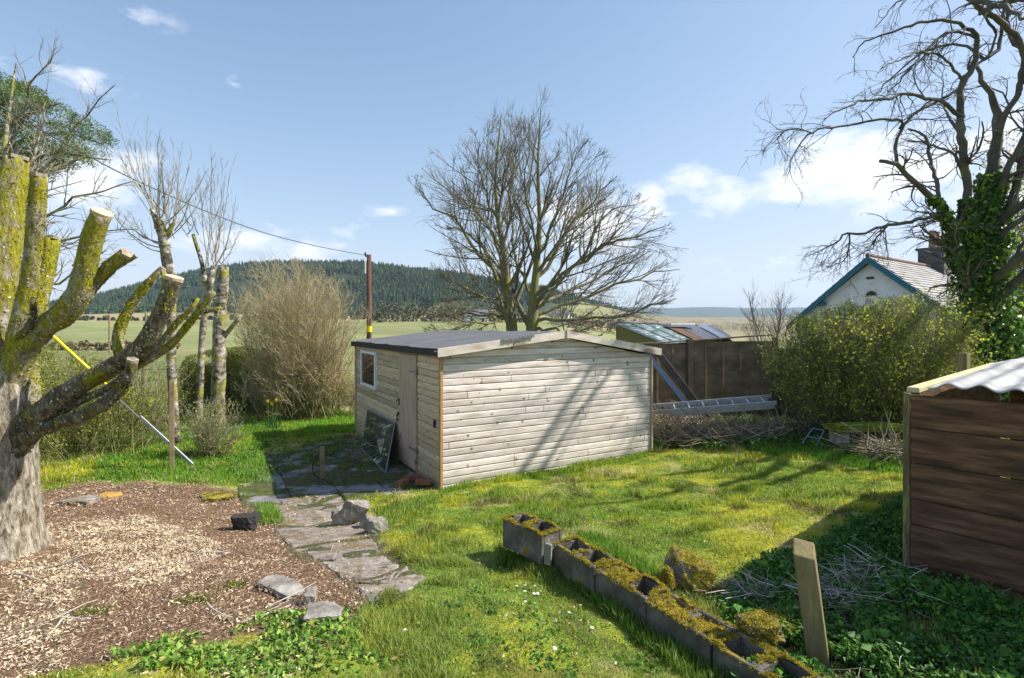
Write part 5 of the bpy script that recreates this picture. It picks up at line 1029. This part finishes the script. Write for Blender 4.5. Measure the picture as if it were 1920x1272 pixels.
# wooden post, hose, sticks
M_post = mat('post_wood_mat', [(.3, (.14, .11, .05)), (.55, (.24, .19, .095)), (.75, (.36, .30, .17))], 3, 9, stretch=(9, 9, .9), bump=.003, moss=((.13, .14, .03), (.22, .22, .05)), mscale=2, mlo=.5, mhi=.68)
q = G(1542, 1238); b = MB(); w_ = .05
V = [(x, y, z) for z in (-.15, .55) for (x, y) in ((-w_, -w_), (w_, -w_), (w_, w_), (-w_, w_))]; V = np.array(V, float); V[4:, 0] -= .085; V[4:, 2] += np.array((-.01, -.02, .035, .045)); bev_ = MB(); 
b.prism(V[:4], (0, 0, 0)) if False else b.add(V, [np.array([(0, 1, 5, 4), (1, 2, 6, 5), (2, 3, 7, 6), (3, 0, 4, 7), (4, 5, 6, 7), (3, 2, 1, 0)])])
o = b.build('wooden_post', M_post); o.location = q; o.rotation_euler = (0, 0, R(-28)); T(o, 'stout leaning square timber post with a slanted top at the end of the block row', 'post')
bm_ = o.modifiers.new('bevel', 'BEVEL'); bm_.width = .006; bm_.segments = 2
M_hose = plain('black_pipe', (.012, .012, .013), .35)
hp = [G(u, v) + np.array((0, 0, dz)) for u, v, dz in ((1345, 1132, .05), (1400, 1142, .06), (1450, 1154, .05), (1500, 1168, .03), (1560, 1196, .02), (1600, 1222, .03), (1640, 1258, .03), (1700, 1330, .02))]
o = MB().tube(spline(np.array(hp), step=.03), .013, 10).build('hose', M_hose, smooth=True); T(o, 'thick black water pipe snaking past the foot of the wooden post', 'hose')
def sticks(name, label, spots, n, Lr_, rr_, m, hgt=.12, cat='sticks', kind='stuff', up=0.15):
    w = Wood(); 
    for (u, v, su) in spots:
        g = G(u, v); p = np.stack([g[0] + rng.normal(size=n) * su, g[1] + rng.normal(size=n) * su * .7, np.zeros(n)], -1); p[:, 2] = H(p[:, 0], p[:, 1]) + rng.uniform(0, hgt, n)
        d = rng.normal(size=(n, 3)); d[:, 2] = np.abs(d[:, 2]) * up; L = rng.uniform(*Lr_, n); c, q_ = curve(p, d, L, rng.uniform(*rr_, n), 5, .12, -.02, .5); c[..., 2] = np.maximum(c[..., 2], H(c[..., 0], c[..., 1]) + .004); w.batch(c, q_, 4)
    return T(w.build(name, m), label, cat, kind=kind)
M_dry = mat('dry_stem_mat', [(.15, (.16, .13, .10)), (.5, (.36, .31, .25)), (.85, (.62, .57, .50))], 3, 3, island=.7)
sticks('dead_stalks', 'heap of pale dead stalks on the weeds behind the wooden post', [(1600, 1115, .12), (1640, 1085, .10), (1575, 1135, .10), (1400, 1130, .10)], 190, (.05, .26), (.0015, .0045), M_dry, .10)
M_dead = mat('dead_brash_mat', [(.15, (.10, .075, .05)), (.5, (.26, .20, .13)), (.85, (.50, .42, .30))], 3, 3, island=.7)
sticks('brash', 'tangle of dead stems and brash between the shed and the fence', [(1240, 832, .3), (1290, 835, .35), (1350, 835, .4), (1400, 828, .35), (1260, 815, .3), (1330, 812, .4), (1450, 815, .35), (1675, 862, .2), (1240, 800, .25), (1280, 800, .3)], 210, (.15, .7), (.003, .009), M_dead, .22, up=.5)
sticks('wood_offcuts', 'scatter of pale split sticks lying on the wood chips', [(135, 1165, .05), (380, 1045, .14), (560, 1130, .12), (470, 1150, .1), (60, 1080, .15)], 6, (.15, .4), (.004, .008), M_dry, .02, up=.02)
M_lit = plain('white_scrap', (.75, .76, .78), .5)
for i, (u, v, sz, lab) in enumerate(((1319, 808, .11, 'crumpled white scrap in the dead stems right of the shed'), (1309, 800, .08, 'small white scrap above the crumpled one in the dead stems'), (1446, 822, .09, 'pale blue-white scrap in the shade under the end of the ladder'), (1461, 1165, .07, 'grey plastic offcut beside the hose and mossy lumps'))):
    g = G(u, v); V, Fq = rockmesh((sz, sz * .8, sz * .9), 60 + i, i, 8, .3); o = mk('scrap', V, Fq, M_lit if i < 3 else M_zinc); o.location = g + np.array((0, 0, .08 if i < 3 else .04)); T(o, lab, 'litter')
# mossy slab table in the shade, thin metal frame
g = G(1625, 846); o = empty('stone_bench', g, .1); T(o, 'low bench of moss-covered slab in deep shade below the bush', 'bench')
M_mossg = mat('green_moss_mat', [(.3, (.08, .11, .012)), (.7, (.24, .27, .02))], 9, 8, bump=.02)
V, Fq = rockmesh((1.25, .5, .13), 71, 0, 2, .12); s_ = mk('slab', V, Fq, M_mossg, o); s_.location = (0, .1, .38)
for x in (-.4, .4): MB().box((x, .1, .16), (.12, .35, .34), bev=.02).build('support', M_rock, o)
g = G(1545, 842); o = empty('metal_frame', g, .4); T(o, 'thin grey folding frame lying in the shade left of the mossy bench', 'frame')
b = MB()
for q_ in ([(-.2, 0, .05), (.0, 0, .3), (.25, .05, .02)], [(-.2, .25, .05), (.02, .22, .3), (.25, .3, .02)], [(0, 0, .3), (.02, .22, .3)], [(-.1, 0, .17), (-.1, .24, .17)]): b.tube(q_, .009, 6)
b.build('tubes', M_blue, o)
for (u, v0, v1, Y, w_, lab, nm, m_) in ((1807, 662, 730, 7.2, .11, 'square timber post standing behind the corrugated roof', 'wooden_post', M_post), (322, 715, 872, 8.1, .065, 'slim brown stake standing among the budding bushes', 'wooden_stake', M_fence), (604, 838, 898, 7.9, .06, 'short stake with a tap pipe in the shadow of the shed', 'wooden_stake', M_fence)):
    top_ = P(u, v0, Y); gz_ = float(H(top_[0], Y)); o = MB().box((0, 0, (top_[2] - gz_) / 2 - .05), (w_, w_, top_[2] - gz_ + .1), rz=.5, bev=.004).build(nm, m_); o.location = (top_[0], Y, gz_); T(o, lab, 'post')
q = P(604, 870, 7.85); hq = [q + np.array(k) for k in ((-.02, -.05, .18), (-.06, -.05, .1), (-.12, -.04, .0), (-.11, -.05, -.12), (-.02, -.06, -.19), (.1, -.15, -.2))] + [G(u, v) + np.array((0, 0, .015)) for u, v in ((625, 915), (640, 930), (652, 945))]
o = MB().tube(spline(np.array(hq), step=.03), .009, 8).build('hose', M_hose, smooth=True); T(o, 'thin black hose looping down the short stake towards the stones', 'hose')

# ------------------------------------------------------------------ timber bin with corrugated roof at the right
M_bin = mat('bin_board_mat', [(.34, (.045, .024, .014)), (.5, (.115, .055, .030)), (.66, (.21, .115, .068))], 5, 12, stretch=(.5, 1, 4), bump=.002, rough=.7)
add_knots(M_bin, 2.2, 3.5, (.03, .015, .01), .8, .09)
M_binp = mat('bin_post_mat', [(.3, (.09, .07, .035)), (.7, (.17, .135, .075))], 3, 8, stretch=(8, 8, 1), moss=((.14, .15, .04), (.3, .3, .1)), mscale=2, mlo=.5, mhi=.6)
p0 = np.array((2.64, 3.53)); bin_ = empty('log_store', (p0[0], p0[1], 0), math.atan2(-.758, .652)); T(bin_, 'dark red-brown boarded log store with a pale corrugated roof at the right edge', 'log store')
ze_ = [1.845, 1.625, 1.392, 1.155, .985, .73, .50, .3]
for i in range(7):
    a, c = ze_[i], ze_[i + 1]; y = .002 * (i % 2) + (.008 if i == 3 else 0) - (.006 if i >= 5 else 0)
    MB().box((1.05, y, (a + c) / 2), (2.1, .024, a - c - .007), bev=.003).build('board', M_bin, bin_)
MB().box((-.024, .03, 1.09), (.04, .07, 1.515), bev=.004).build('post', M_binp, bin_)
MB().box((-.02, 3.4, 1.15), (.05, .07, 1.5), bev=.004).build('post', M_binp, bin_)
for i in range(6): MB().box((.02, 1.75, 1.74 - i * .235), (.022, 3.35, .228), bev=.003).build('side_board', M_bin, bin_)
MB().box((.0, 1.75, 1.865), (.07, 3.4, .035), bev=.004).build('rail', mat('pale_rail_mat', [(.3, (.42, .38, .18)), (.7, (.62, .56, .32))], 5, 6, stretch=(6, .6, 6)), bin_)
MB().box((1.15, 3.5, 1.2), (2.1, .03, 1.3), bev=.004).build('back_panel', M_bin, bin_)
MB().box((-.065, .55, 1.32), (.05, .12, .26), bev=.006).build('latch_block', M_bin, bin_)
MB().box((-.05, .35, 1.22), (.03, .3, .03), bev=.004).build('latch_bar', M_binp, bin_)
cs = MB(); nx, ny = 150, 26; us = np.linspace(0, 1, nx); vs = np.linspace(0, 1, ny); UU, VV = np.meshgrid(us, vs)
xs_ = .10 + UU * 2.1; ys_ = -.06 + VV * 3.65; amp = .016; zz_ = 1.905 + .03 * VV + np.sin(xs_ / .16 * 2 * np.pi) * amp + (fbm(xs_, ys_, 1.4, 6) - .5) * .05 + (1 - VV) ** 6 * .0 + .02 * np.exp(-((xs_ - .3) / .25) ** 2) * (1 - VV)
V = np.stack([xs_, ys_, zz_], -1).reshape(-1, 3); i = np.arange(ny - 1)[:, None] * nx + np.arange(nx - 1)[None, :]; Q = np.stack([i, i + 1, i + nx + 1, i + nx], -1).reshape(-1, 4)
M_corr = mat('corrugated_mat', [(.35, (.17, .175, .18)), (.5, (.32, .32, .32)), (.7, (.43, .43, .42))], 1.6, 8, rough=.5, metal=.0, moss=((.32, .22, .12), (.42, .34, .24)), mscale=2.5, mlo=.64, mhi=.72)
ed = np.concatenate([np.arange(nx - 1)]); 
mk('corrugated_roof', np.vstack([V, V - (0, 0, .006)]), [Q, Q[:, ::-1] + len(V), np.stack([ed, ed + len(V), ed + 1 + len(V), ed + 1], -1)], M_corr, bin_, smooth=True)

# ------------------------------------------------------------------ telegraph pole, wires, guy
M_pole = mat('creosote_mat', [(.3, (.07, .03, .022)), (.7, (.15, .075, .055))], 3, 6, stretch=(4, 4, .5)); M_yel = plain('yellow_plastic', (.78, .62, .01), .4); M_wire = plain('wire_mat', (.05, .05, .055), .6); M_steel = plain('steel_strand', (.33, .34, .36), .4, .6)
q = P(692, 478, 24); gz_ = float(H(q[0], 24)); pol = empty('utility_pole', (q[0], 24, gz_)); T(pol, 'red-brown wooden utility pole with a yellow band beyond the shed', 'utility pole')
hh = q[2] - gz_; MB().tube([(0, 0, -.1), (0, 0, hh)], [.125, .10], 12).build('pole', M_pole, pol, smooth=True); MB().tube([(0, 0, 2.35), (0, 0, 2.62)], [.129, .129], 12).build('marker_band', M_yel, pol)
b = MB(); b.tube([(-.14, -.1, hh - .85), (-.14, -.1, hh - .35)], .035, 8); b.box((-.13, -.05, hh - .6), (.03, .12, .1)); b.build('insulator', M_white, pol)
b = MB(); b.tube([(-.17, 0, hh - .02), (-.17, 0, hh + .1)], [.06, .035], 8); b.box((-.07, 0, hh - .06), (.22, .05, .06)); b.build('bracket', M_dark, pol)
pl2 = empty('utility_pole', (-11.4, 8.0, float(H(-11.4, 8)))); T(pl2, 'second utility pole that holds the upper end of the yellow-sleeved guy wire', 'utility pole'); MB().tube([(0, 0, -.2), (0, 0, 7.3)], [.14, .11], 12).build('pole', M_pole, pl2, smooth=True)
wp = np.array([P(690, 480, 24), P(600, 463, 20.2), P(500, 438, 17), P(400, 402, 14.6), P(300, 359, 12.8), P(215, 319, 11.6), P(100, 257, 10.4), P(0, 200, 9.6), P(-200, 98, 8.7), (-11.4, 8.0, 7.1)])
T(MB().tube(spline(wp, step=.3), .013, 5).build('overhead_cable', M_wire, smooth=True), 'dark overhead cable sagging from the pole towards the top left', 'cable')
gA = G(378, 885); gB = np.array((-11.3, 8.0, 6.15)); gy_ = empty('guy_wire', gA); T(gy_, 'steel guy wire with a bright yellow plastic sleeve anchored in the grass', 'guy wire'); dv = gB - gA
MB().tube([(0, 0, -.05), dv], .008, 6).build('strand', M_steel, gy_); MB().tube([dv * .185, dv * .44], .021, 10).build('sleeve', M_yel, gy_, smooth=True); MB().tube([dv * .02, dv * .14], .014, 8).build('preformed_grip', M_steel, gy_)
# wire fence posts in the field and low rails of the back boundary
for i, (u, Y, v0) in enumerate(((273, 62, 583), (540, 60, 600), (205, 64, 590))):
    t_ = P(u, v0, Y); gz_ = float(H(t_[0], Y)); o = MB().tube([(0, 0, -.1), (0, 0, max(1.4, t_[2] - gz_))], .09, 8).build('field_post', M_fence); o.location = (t_[0], Y, gz_); T(o, ('field fence post seen between two mossy limbs', 'field fence post behind the tan shrub', 'field fence post left of the sawn mossy fork')[i], 'fence post')
bf = empty('boundary_fence', (P(430, 0, 15)[0], 15, float(H(P(430, 0, 15)[0], 15)))); T(bf, 'low post and wire fence along the back of the garden behind the shrubs', 'fence')
w = MB(); a = np.array((-10.5, 15.2)); c = np.array((-3.0, 15.0)); o3 = np.array(bf.location)
for z in (.45, .8, 1.1): w.tube([np.array((*a, float(H(*a)) + z)) - o3, np.array((*c, float(H(*c)) + z)) - o3], .008, 4)
w.build('wires', M_wire, bf)
for t_ in np.linspace(0, 1, 5): q = a + (c - a) * t_; MB().tube([np.array((*q, float(H(*q)) - .2)) - o3, np.array((*q, float(H(*q)) + 1.25)) - o3], .05, 8).build('post', M_fence, bf)
# daffodils by the hedge, daisies on the lawn
M_daf = plain('daffodil_yellow', (.80, .62, .02), .6); M_stem = plain('stem_green', (.06, .15, .03), .6)
for i, (u, v) in enumerate(((503, 752), (519, 750), (511, 757))):
    t_ = P(u, v, 11.8); g = np.array((t_[0], 11.8, float(H(t_[0], 11.8)))); r_ = empty('daffodil', g); T(r_, 'yellow daffodil in a clump beneath the dark evergreen bush', 'flower', 'daffodils beneath the evergreen bush')
    MB().tube([(0, 0, 0), (.01, 0, .2), (0, -.02, t_[2] - g[2])], .006, 5).build('stem', M_stem, r_); z = t_[2] - g[2]; b = MB()
    for k in range(6): an = k * math.pi / 3; b.add([(0, -.03, z), (math.cos(an - .4) * .03, -.03, z + math.sin(an - .4) * .03), (math.cos(an) * .055, -.035, z + math.sin(an) * .055), (math.cos(an + .4) * .03, -.03, z + math.sin(an + .4) * .03)], np.array([[0, 1, 2, 3]]))
    b.tube([(0, -.03, z), (0, -.07, z)], [.012, .022], 8); b.build('flower_head', M_daf, r_)
    lf = MB()
    for k in range(7): an = rng.uniform(0, 6.28); lf.add([(0, 0, 0), (.015, .005, 0), (math.cos(an) * .12 + .01, math.sin(an) * .12, .33), (math.cos(an) * .12, math.sin(an) * .12, .34)], np.array([[0, 1, 2, 3]]))
    lf.build('leaves', M_stem, r_)
M_petal = plain('daisy_petal', (.82, .82, .80), .6, var=.04); dproto = None
for i, (u, v) in enumerate([(985, 1108), (1002, 1110), (984, 1120), (1013, 1120), (1001, 1124), (1008, 1124), (969, 1110), (1067, 1161), (949, 1167), (985, 1140), (1110, 1190), (1030, 1075), (905, 1205), (760, 1195), (1040, 1230)]):
    g = G(u, v) + np.array((0, 0, .035))
    if dproto is None:
        r_ = empty('daisy', g); b = MB()
        for k in range(12): an = k * math.pi / 6; b.add([(0, 0, .004), (math.cos(an - .2) * .008, math.sin(an - .2) * .008, .005), (math.cos(an) * .013, math.sin(an) * .013, .003), (math.cos(an + .2) * .008, math.sin(an + .2) * .008, .005)], np.array([[0, 1, 2, 3]]))
        b.build('petals', M_petal, r_); MB().tube([(0, 0, .003), (0, 0, .008)], [.004, .002], 8).build('flower_centre', M_daf, r_); MB().tube([(0, 0, -.04), (0, 0, .003)], .0015, 4).build('stem', M_stem, r_); dproto = r_
    else:
        r_ = dproto.copy(); COL.objects.link(r_); r_.location = g
        for ch in dproto.children: c = ch.copy(); COL.objects.link(c); c.parent = r_
    r_.rotation_euler = (rng.normal() * .25 + .25, rng.normal() * .2, rng.uniform(0, 6)); T(r_, 'small white daisy open in the lawn in front of the block row', 'daisy', 'daisies in the lawn')

# ------------------------------------------------------------------ ground cover
mG, N_, L_ = newmat('grass_blade_mat'); o_ = N_.new('ShaderNodeOutputMaterial'); b_ = N_.new('ShaderNodeBsdfPrincipled'); a_ = N_.new('ShaderNodeAttribute'); a_.attribute_name = 'Col'
t_ = N_.new('ShaderNodeBsdfTranslucent'); x_ = N_.new('ShaderNodeMixShader'); x_.inputs[0].default_value = .42; b_.inputs['Roughness'].default_value = .6; b_.inputs['Specular IOR Level'].default_value = .25
L_.new(a_.outputs['Color'], b_.inputs['Base Color']); L_.new(a_.outputs['Color'], t_.inputs[0]); L_.new(b_.outputs[0], x_.inputs[1]); L_.new(t_.outputs[0], x_.inputs[2]); L_.new(x_.outputs[0], o_.inputs[0])
mC, N_, L_ = newmat('chip_mat'); o_ = N_.new('ShaderNodeOutputMaterial'); b_ = N_.new('ShaderNodeBsdfPrincipled'); a_ = N_.new('ShaderNodeAttribute'); a_.attribute_name = 'Col'; b_.inputs['Roughness'].default_value = .85
L_.new(a_.outputs['Color'], b_.inputs['Base Color']); L_.new(b_.outputs[0], o_.inputs[0])
def blades(name, x, y, h, w, c, label, cat, lean=.5, extra=0):
    n = len(x); z = H(x, y) - .004 + extra; a = rng.uniform(0, 2 * np.pi, n); l = rng.uniform(0, 6.283, n); ln = np.abs(rng.normal(size=n)) * lean
    dx, dy = np.cos(a) * w / 2, np.sin(a) * w / 2; lx, ly = np.cos(l) * h * ln, np.sin(l) * h * ln; hz = h / np.sqrt(1 + ln * ln * .8)
    V = np.stack([np.stack([x - dx, y - dy, z], -1), np.stack([x + dx, y + dy, z], -1), np.stack([x + dx * .7 + lx * .4, y + dy * .7 + ly * .4, z + hz * .62], -1), np.stack([x + lx, y + ly, z + hz], -1), np.stack([x - dx * .7 + lx * .4, y - dy * .7 + ly * .4, z + hz * .62], -1)], 1).reshape(-1, 3)
    i = np.arange(n)[:, None] * 5; cc = np.repeat(c, 5, 0)
    return T(mk(name, V, [(i + np.array([[0, 1, 2, 4]])), (i + np.array([[4, 2, 3]]))], mG, col=cc), label, cat, kind='stuff')
def bare(x, y): return inpoly(x, y, SHEDP)
n = 680000; y = 2.0 * (13.8 / 2.0) ** (rng.uniform(0, 1, n) ** .92); x = rng.uniform(-1.12, 1.12, n) * (y + .25)
mm = inpoly(x, y, MULCH); pp = inpoly(x, y, PATH); pt = inpoly(x, y, PATIO); ww = inpoly(x, y, WEEDS) | inpoly(x, y, WEEDS_B)
f1 = fbm(x, y, 2.2, 51)
keep = ~bare(x, y) & (~mm | (rng.uniform(size=n) < .004)) & (~pp | ((f1 > .62) & (rng.uniform(size=n) < .25))) & (~pt | ((f1 > .50) & (rng.uniform(size=n) < .5))) & (~ww | (rng.uniform(size=n) < .25))
bk = (y > 9.9 + .35 * (f1 - .5) * 8) & (x > 2.1) & (rng.uniform(size=n) > .12); keep &= ~bk
keep &= ~((y > 3.4) & (x > 2.64 + (y - 3.53) * 1.16) & (y < 5.9) & (x > 2.7) & (x < 4.4 + 2)) | (x < 2.6)
x, y = x[keep], y[keep]; n = len(x); pt = pt[keep]; mm = mm[keep]
c = lawncol(x, y); c = c * rng.uniform(.65, 1.35, n)[:, None]; st_ = rng.uniform(size=n) < .09; c[st_] = np.array((.58, .50, .29)) * rng.uniform(.7, 1.2, st_.sum())[:, None]
front = ss(5.5, 3.2, y)[:, None] * (~pt[:, None]); c = c * (1 - front * .45) + np.array((.26, .32, .09)) * rng.uniform(.6, 1.5, (n, 1)) * front * .45
tuft = ss(.50, .72, fbm(x, y, 3.1, 81)); h = (.016 + .042 * tuft) * rng.uniform(.6, 1.4, n) * (1 + .07 * y); w = (.0024 + .0011 * y) * rng.uniform(.7, 1.3, n)
c[pt] = c[pt] * np.array((.5, .62, .7))
blades('lawn_grass', x, y, h, w, c, 'short mossy lawn grass patched with green, yellow moss and straw', 'grass', .75)
# taller fringes: against the shed, along the blocks, by the bushes at the left
def strip(poly, n):
    P_ = np.array([G(u, v)[:2] for u, v in poly]); a, b = P_.min(0), P_.max(0); x = rng.uniform(a[0], b[0], n * 4); y = rng.uniform(a[1], b[1], n * 4); k = inpoly(x, y, P_) & ~bare(x, y); return x[k][:n], y[k][:n]
fx, fy, fh, fc = [], [], [], []
for poly, n, h0, cc in (([(180, 800), (480, 790), (668, 790), (660, 812), (490, 822), (500, 880), (520, 905), (440, 912), (330, 905), (180, 900)], 46000, .085, (.11, .23, .02)), ([(560, 780), (668, 775), (668, 812), (560, 815)], 9000, .10, (.13, .27, .02)),
        ([(820, 928), (1215, 858), (1218, 846), (826, 912)], 9000, .07, (.13, .22, .02)), ([(700, 960), (830, 925), (830, 935), (730, 990)], 4000, .06, (.14, .22, .03)), ([(930, 1035), (1040, 1060), (1090, 1075), (1150, 1130), (1300, 1240), (1380, 1290), (1300, 1290), (1130, 1150), (1060, 1090), (930, 1060)], 11000, .08, (.09, .17, .02)),
        ([(1080, 1000), (1130, 1010), (1240, 1080), (1235, 1100), (1100, 1030)], 4500, .075, (.10, .20, .02)), ([(1218, 800), (1262, 800), (1262, 840), (1222, 846)], 4500, .16, (.13, .24, .03)), ([(1380, 825), (1500, 820), (1700, 880), (1700, 895), (1560, 870), (1400, 845)], 9000, .09, (.08, .19, .015)),
        ([(480, 950), (520, 955), (530, 985), (490, 985)], 1200, .09, (.12, .23, .03)), ([(1330, 1120), (1440, 1090), (1560, 1010), (1700, 930), (1700, 1010), (1500, 1120), (1380, 1140)], 9000, .07, (.06, .14, .015))):
    x, y = strip(poly, n); k = rng.uniform(size=len(x)) < .35 + fbm(x, y, 3, 5); x, y = x[k], y[k]; n = len(x); fx.append(x); fy.append(y); fh.append(h0 * rng.uniform(.4, 1.3, n) * (.55 + .9 * fbm(x, y, 4, 9))); fc.append(np.array(cc) * 1.5 * rng.uniform(.55, 1.45, (n, 1)) * np.where(rng.uniform(size=(n, 1)) < .12, np.array((2.6, 1.4, 4.)), 1))
fx, fy, fh, fc = map(np.concatenate, (fx, fy, fh, fc)); blades('long_grass', fx, fy, fh, (.003 + .0008 * fy) * rng.uniform(.7, 1.3, len(fx)), fc, 'longer bright green grass fringing the shed, blocks and bushes', 'grass', .45)
# wood chip mulch
A = np.array(MULCH); n = 300000; a, b = A.min(0), A.max(0); y = a[1] + (b[1] - a[1]) * rng.uniform(0, 1, n) ** 1.25; x = rng.uniform(a[0], b[0], n)
jx, jy = x + rng.normal(size=n) * .06, y + rng.normal(size=n) * .06; k = inpoly(jx, jy, MULCH) | (inpoly(x, y, PATH) & (rng.uniform(size=n) < .12)) | (inpoly(x, y, WEEDS_B) & (rng.uniform(size=n) < .4)); x, y = x[k], y[k]; n = len(x)
ST = [np.array([G(u, v)[:2] for u, v in q]) for q in ([(-300, 1300), (-200, 1060), (120, 1040), (150, 1150), (170, 1230), (40, 1290)], [(110, 1010), (250, 970), (420, 1000), (430, 1040), (330, 1060), (300, 1110), (180, 1110)], [(60, 990), (200, 980), (230, 1020), (100, 1060)])]
q = np.zeros(n)
for s_ in ST: q = np.maximum(q, inpoly(x + (fbm(x, y, 1.5, 3) - .5) * .7, y + (fbm(x, y, 1.5, 7) - .5) * .7, s_) * 1.0)
q = q * (.6 + .6 * fbm(x, y, 3, 19)) + .25 * (fbm(x, y, 2.2, 15) > .62); straw = rng.uniform(size=n) < q * .75 + .1
c = np.where(straw[:, None], np.array((.66, .53, .35)) * rng.uniform(.45, 1.3, (n, 1)), np.array((.27, .17, .11)) * rng.uniform(.4, 1.7, (n, 1)))
k = rng.uniform(size=n) < .05; c[k] = np.array((.07, .045, .03)); k = rng.uniform(size=n) < .03; c[k] = np.array((.66, .56, .44))
Lc = rng.uniform(.005, .022, n) * rng.uniform(.5, 1, n) * np.where(straw, 1.35, 1) * (.8 + .09 * y); Wc = Lc * rng.uniform(.12, .4, n); an = rng.uniform(0, np.pi, n); z = H(x, y) + rng.uniform(.0, .028, n) + (fbm(x, y, 1.6, 66) - .45) * .07; pz = rng.normal(size=n) * .35; rl = rng.normal(size=n) * .5
d = np.stack([np.cos(an) * np.cos(pz), np.sin(an) * np.cos(pz), np.sin(pz)], -1) * Lc[:, None] / 2; e = np.stack([-np.sin(an) * np.cos(rl), np.cos(an) * np.cos(rl), np.sin(rl)], -1) * Wc[:, None] / 2; C = np.stack([x, y, z], -1)
V = np.stack([C - d - e, C + d - e * .6, C + d + e * .6, C - d + e], 1).reshape(-1, 3); T(mk('wood_chips', V, np.arange(4 * n).reshape(-1, 4), mC, col=np.repeat(c, 4, 0)), 'brown and straw-coloured wood chip mulch under the old tree', 'mulch', kind='stuff')
# broad-leaved weeds in the shade at the bottom right, ivy and seedlings at the bottom left
def weeds(name, poly, n, h0, size, m, label, cat='weeds', dens=.45, asp=.6):
    P_ = np.array([G(u, v)[:2] for u, v in poly]) if isinstance(poly[0], tuple) else np.array(poly); a, b = P_.min(0), P_.max(0); x = rng.uniform(a[0], b[0], n * 3); y = rng.uniform(a[1], b[1], n * 3)
    k = inpoly(x + rng.normal(size=len(x)) * .05, y + rng.normal(size=len(x)) * .05, P_) & (fbm(x, y, 4.5, 23) + rng.normal(size=len(x)) * .05 > dens); x, y = x[k][:n], y[k][:n]; n = len(x)
    hh = h0 * (.3 + 1.2 * fbm(x, y, 3.2, 77)) * rng.uniform(.15, 1, n) ** .6; C = np.stack([x, y, H(x, y) + hh], -1); V, Fq = leaves(C, size, asp=asp, bias=np.array((0, 0, .6)), fold=.14, jit=.5); return T(mk(name, V, Fq, m), label, cat, kind='stuff')
M_weed = mat('weed_leaf_mat', [(.15, (.03, .10, .015)), (.6, (.08, .21, .03)), (.9, (.18, .36, .04))], 1, 3, island=.7, transl=.3, rough=.5)
M_ivyg = mat('ground_ivy_mat', [(.15, (.06, .13, .02)), (.5, (.16, .30, .04)), (.8, (.34, .48, .08)), (.93, (.50, .30, .12))], 1, 3, island=.75, transl=.3, rough=.45)
weeds('weeds', WEEDS, 30000, .10, .028, M_weed, 'dense dark green weeds in the shade of the log store', dens=.40)
weeds('broad_weeds', WEEDS, 2200, .12, .048, M_weed, 'larger glossy leaves standing among the shaded weeds', 'weeds', .52, .7)
sticks('dead_stems', 'fine dead stems threaded through the shaded weeds', [(1700, 1180, .3), (1800, 1200, .3), (1640, 1220, .25), (1850, 1150, .2), (1500, 1120, .2)], 16, (.08, .3), (.001, .0025), M_dry, .08, up=.1)
weeds('ground_ivy', WEEDS_B, 3000, .04, .030, M_ivyg, 'trailing ivy leaves between the wood chips and the lawn', 'ground cover', .58, .8)
weeds('undergrowth', [(1222, 830), (1230, 790), (1400, 790), (1560, 800), (1700, 820), (1705, 880), (1600, 862), (1500, 835), (1420, 845), (1330, 850)], 14000, .16, .05, M_ivy, 'dark creeping undergrowth below the ladder and the bush', 'undergrowth', .44)
weeds('seedlings', [(190, 905), (560, 900), (530, 800), (180, 800)], 5000, .09, .045, M_weed, 'leafy weeds in the grass behind the wood chips', 'weeds', .55)
weeds('lawn_weeds', [(640, 1150), (900, 1060), (1060, 1080), (1300, 1272), (640, 1290)], 2200, .02, .022, M_weed, 'small flat weeds scattered in the near lawn', 'weeds', .56, .8)
for i, (u, v, lab) in enumerate(((175, 1150, 'bright green moss tuft on the pale wood chips'), (440, 1100, 'olive moss cushion near the half sunken slab'), (365, 1128, 'tiny seedling tuft in the middle of the wood chips'), (495, 975, 'grass tuft beside the dark stone at the path edge'))):
    g = G(u, v); n = 220 if i != 3 else 900; r_ = .05 if i != 3 else .12; x = g[0] + rng.normal(size=n) * r_; y = g[1] + rng.normal(size=n) * r_ * .7; cc = np.array((.17, .22, .02)) * rng.uniform(.6, 1.4, (n, 1)); o = blades('grass_tuft', x, y, rng.uniform(.02, .05, n) * (2.0 if i == 3 else 1), np.full(n, .006), cc, lab, 'tuft', .5); o['kind'] = 'thing'

# fallen leaves and bits of bark on the lawn and path
n = 2600; y = 2.2 * (10 / 2.2) ** rng.uniform(0, 1, n); x = rng.uniform(-.7, 1.0, n) * y; k = ~bare(x, y) & ((x < 2.6) | (y < 3.3)); x, y = x[k], y[k]; C = np.stack([x, y, H(x, y) + rng.uniform(.01, .035, len(x))], -1)
V, Fq = leaves(C, .022, asp=.5, bias=np.array((0, 0, 1.0)), fold=.15, jit=.6); T(mk('leaf_litter', V, Fq, mat('dead_leaf_mat', [(.15, (.12, .07, .035)), (.5, (.30, .20, .10)), (.85, (.56, .44, .28))], 2, 3, island=.8, transl=.15)), 'dry leaf litter and bark crumbs scattered over the lawn and path', 'leaf litter', kind='stuff')

# ------------------------------------------------------------------ haze: the air over the fields
m, N_, L_ = newmat('air'); o_ = N_.new('ShaderNodeOutputMaterial'); v_ = N_.new('ShaderNodeVolumePrincipled'); v_.inputs['Color'].default_value = (.62, .78, 1.0, 1); v_.inputs['Density'].default_value = .00013; v_.inputs['Anisotropy'].default_value = .1
L_.new(v_.outputs[0], o_.inputs['Volume']); zlo = -60.0
T(MB().box((0, 2500, (zlo + 170) / 2), (24000, 9000, 170 - zlo)).build('haze', m), kind='stuff')
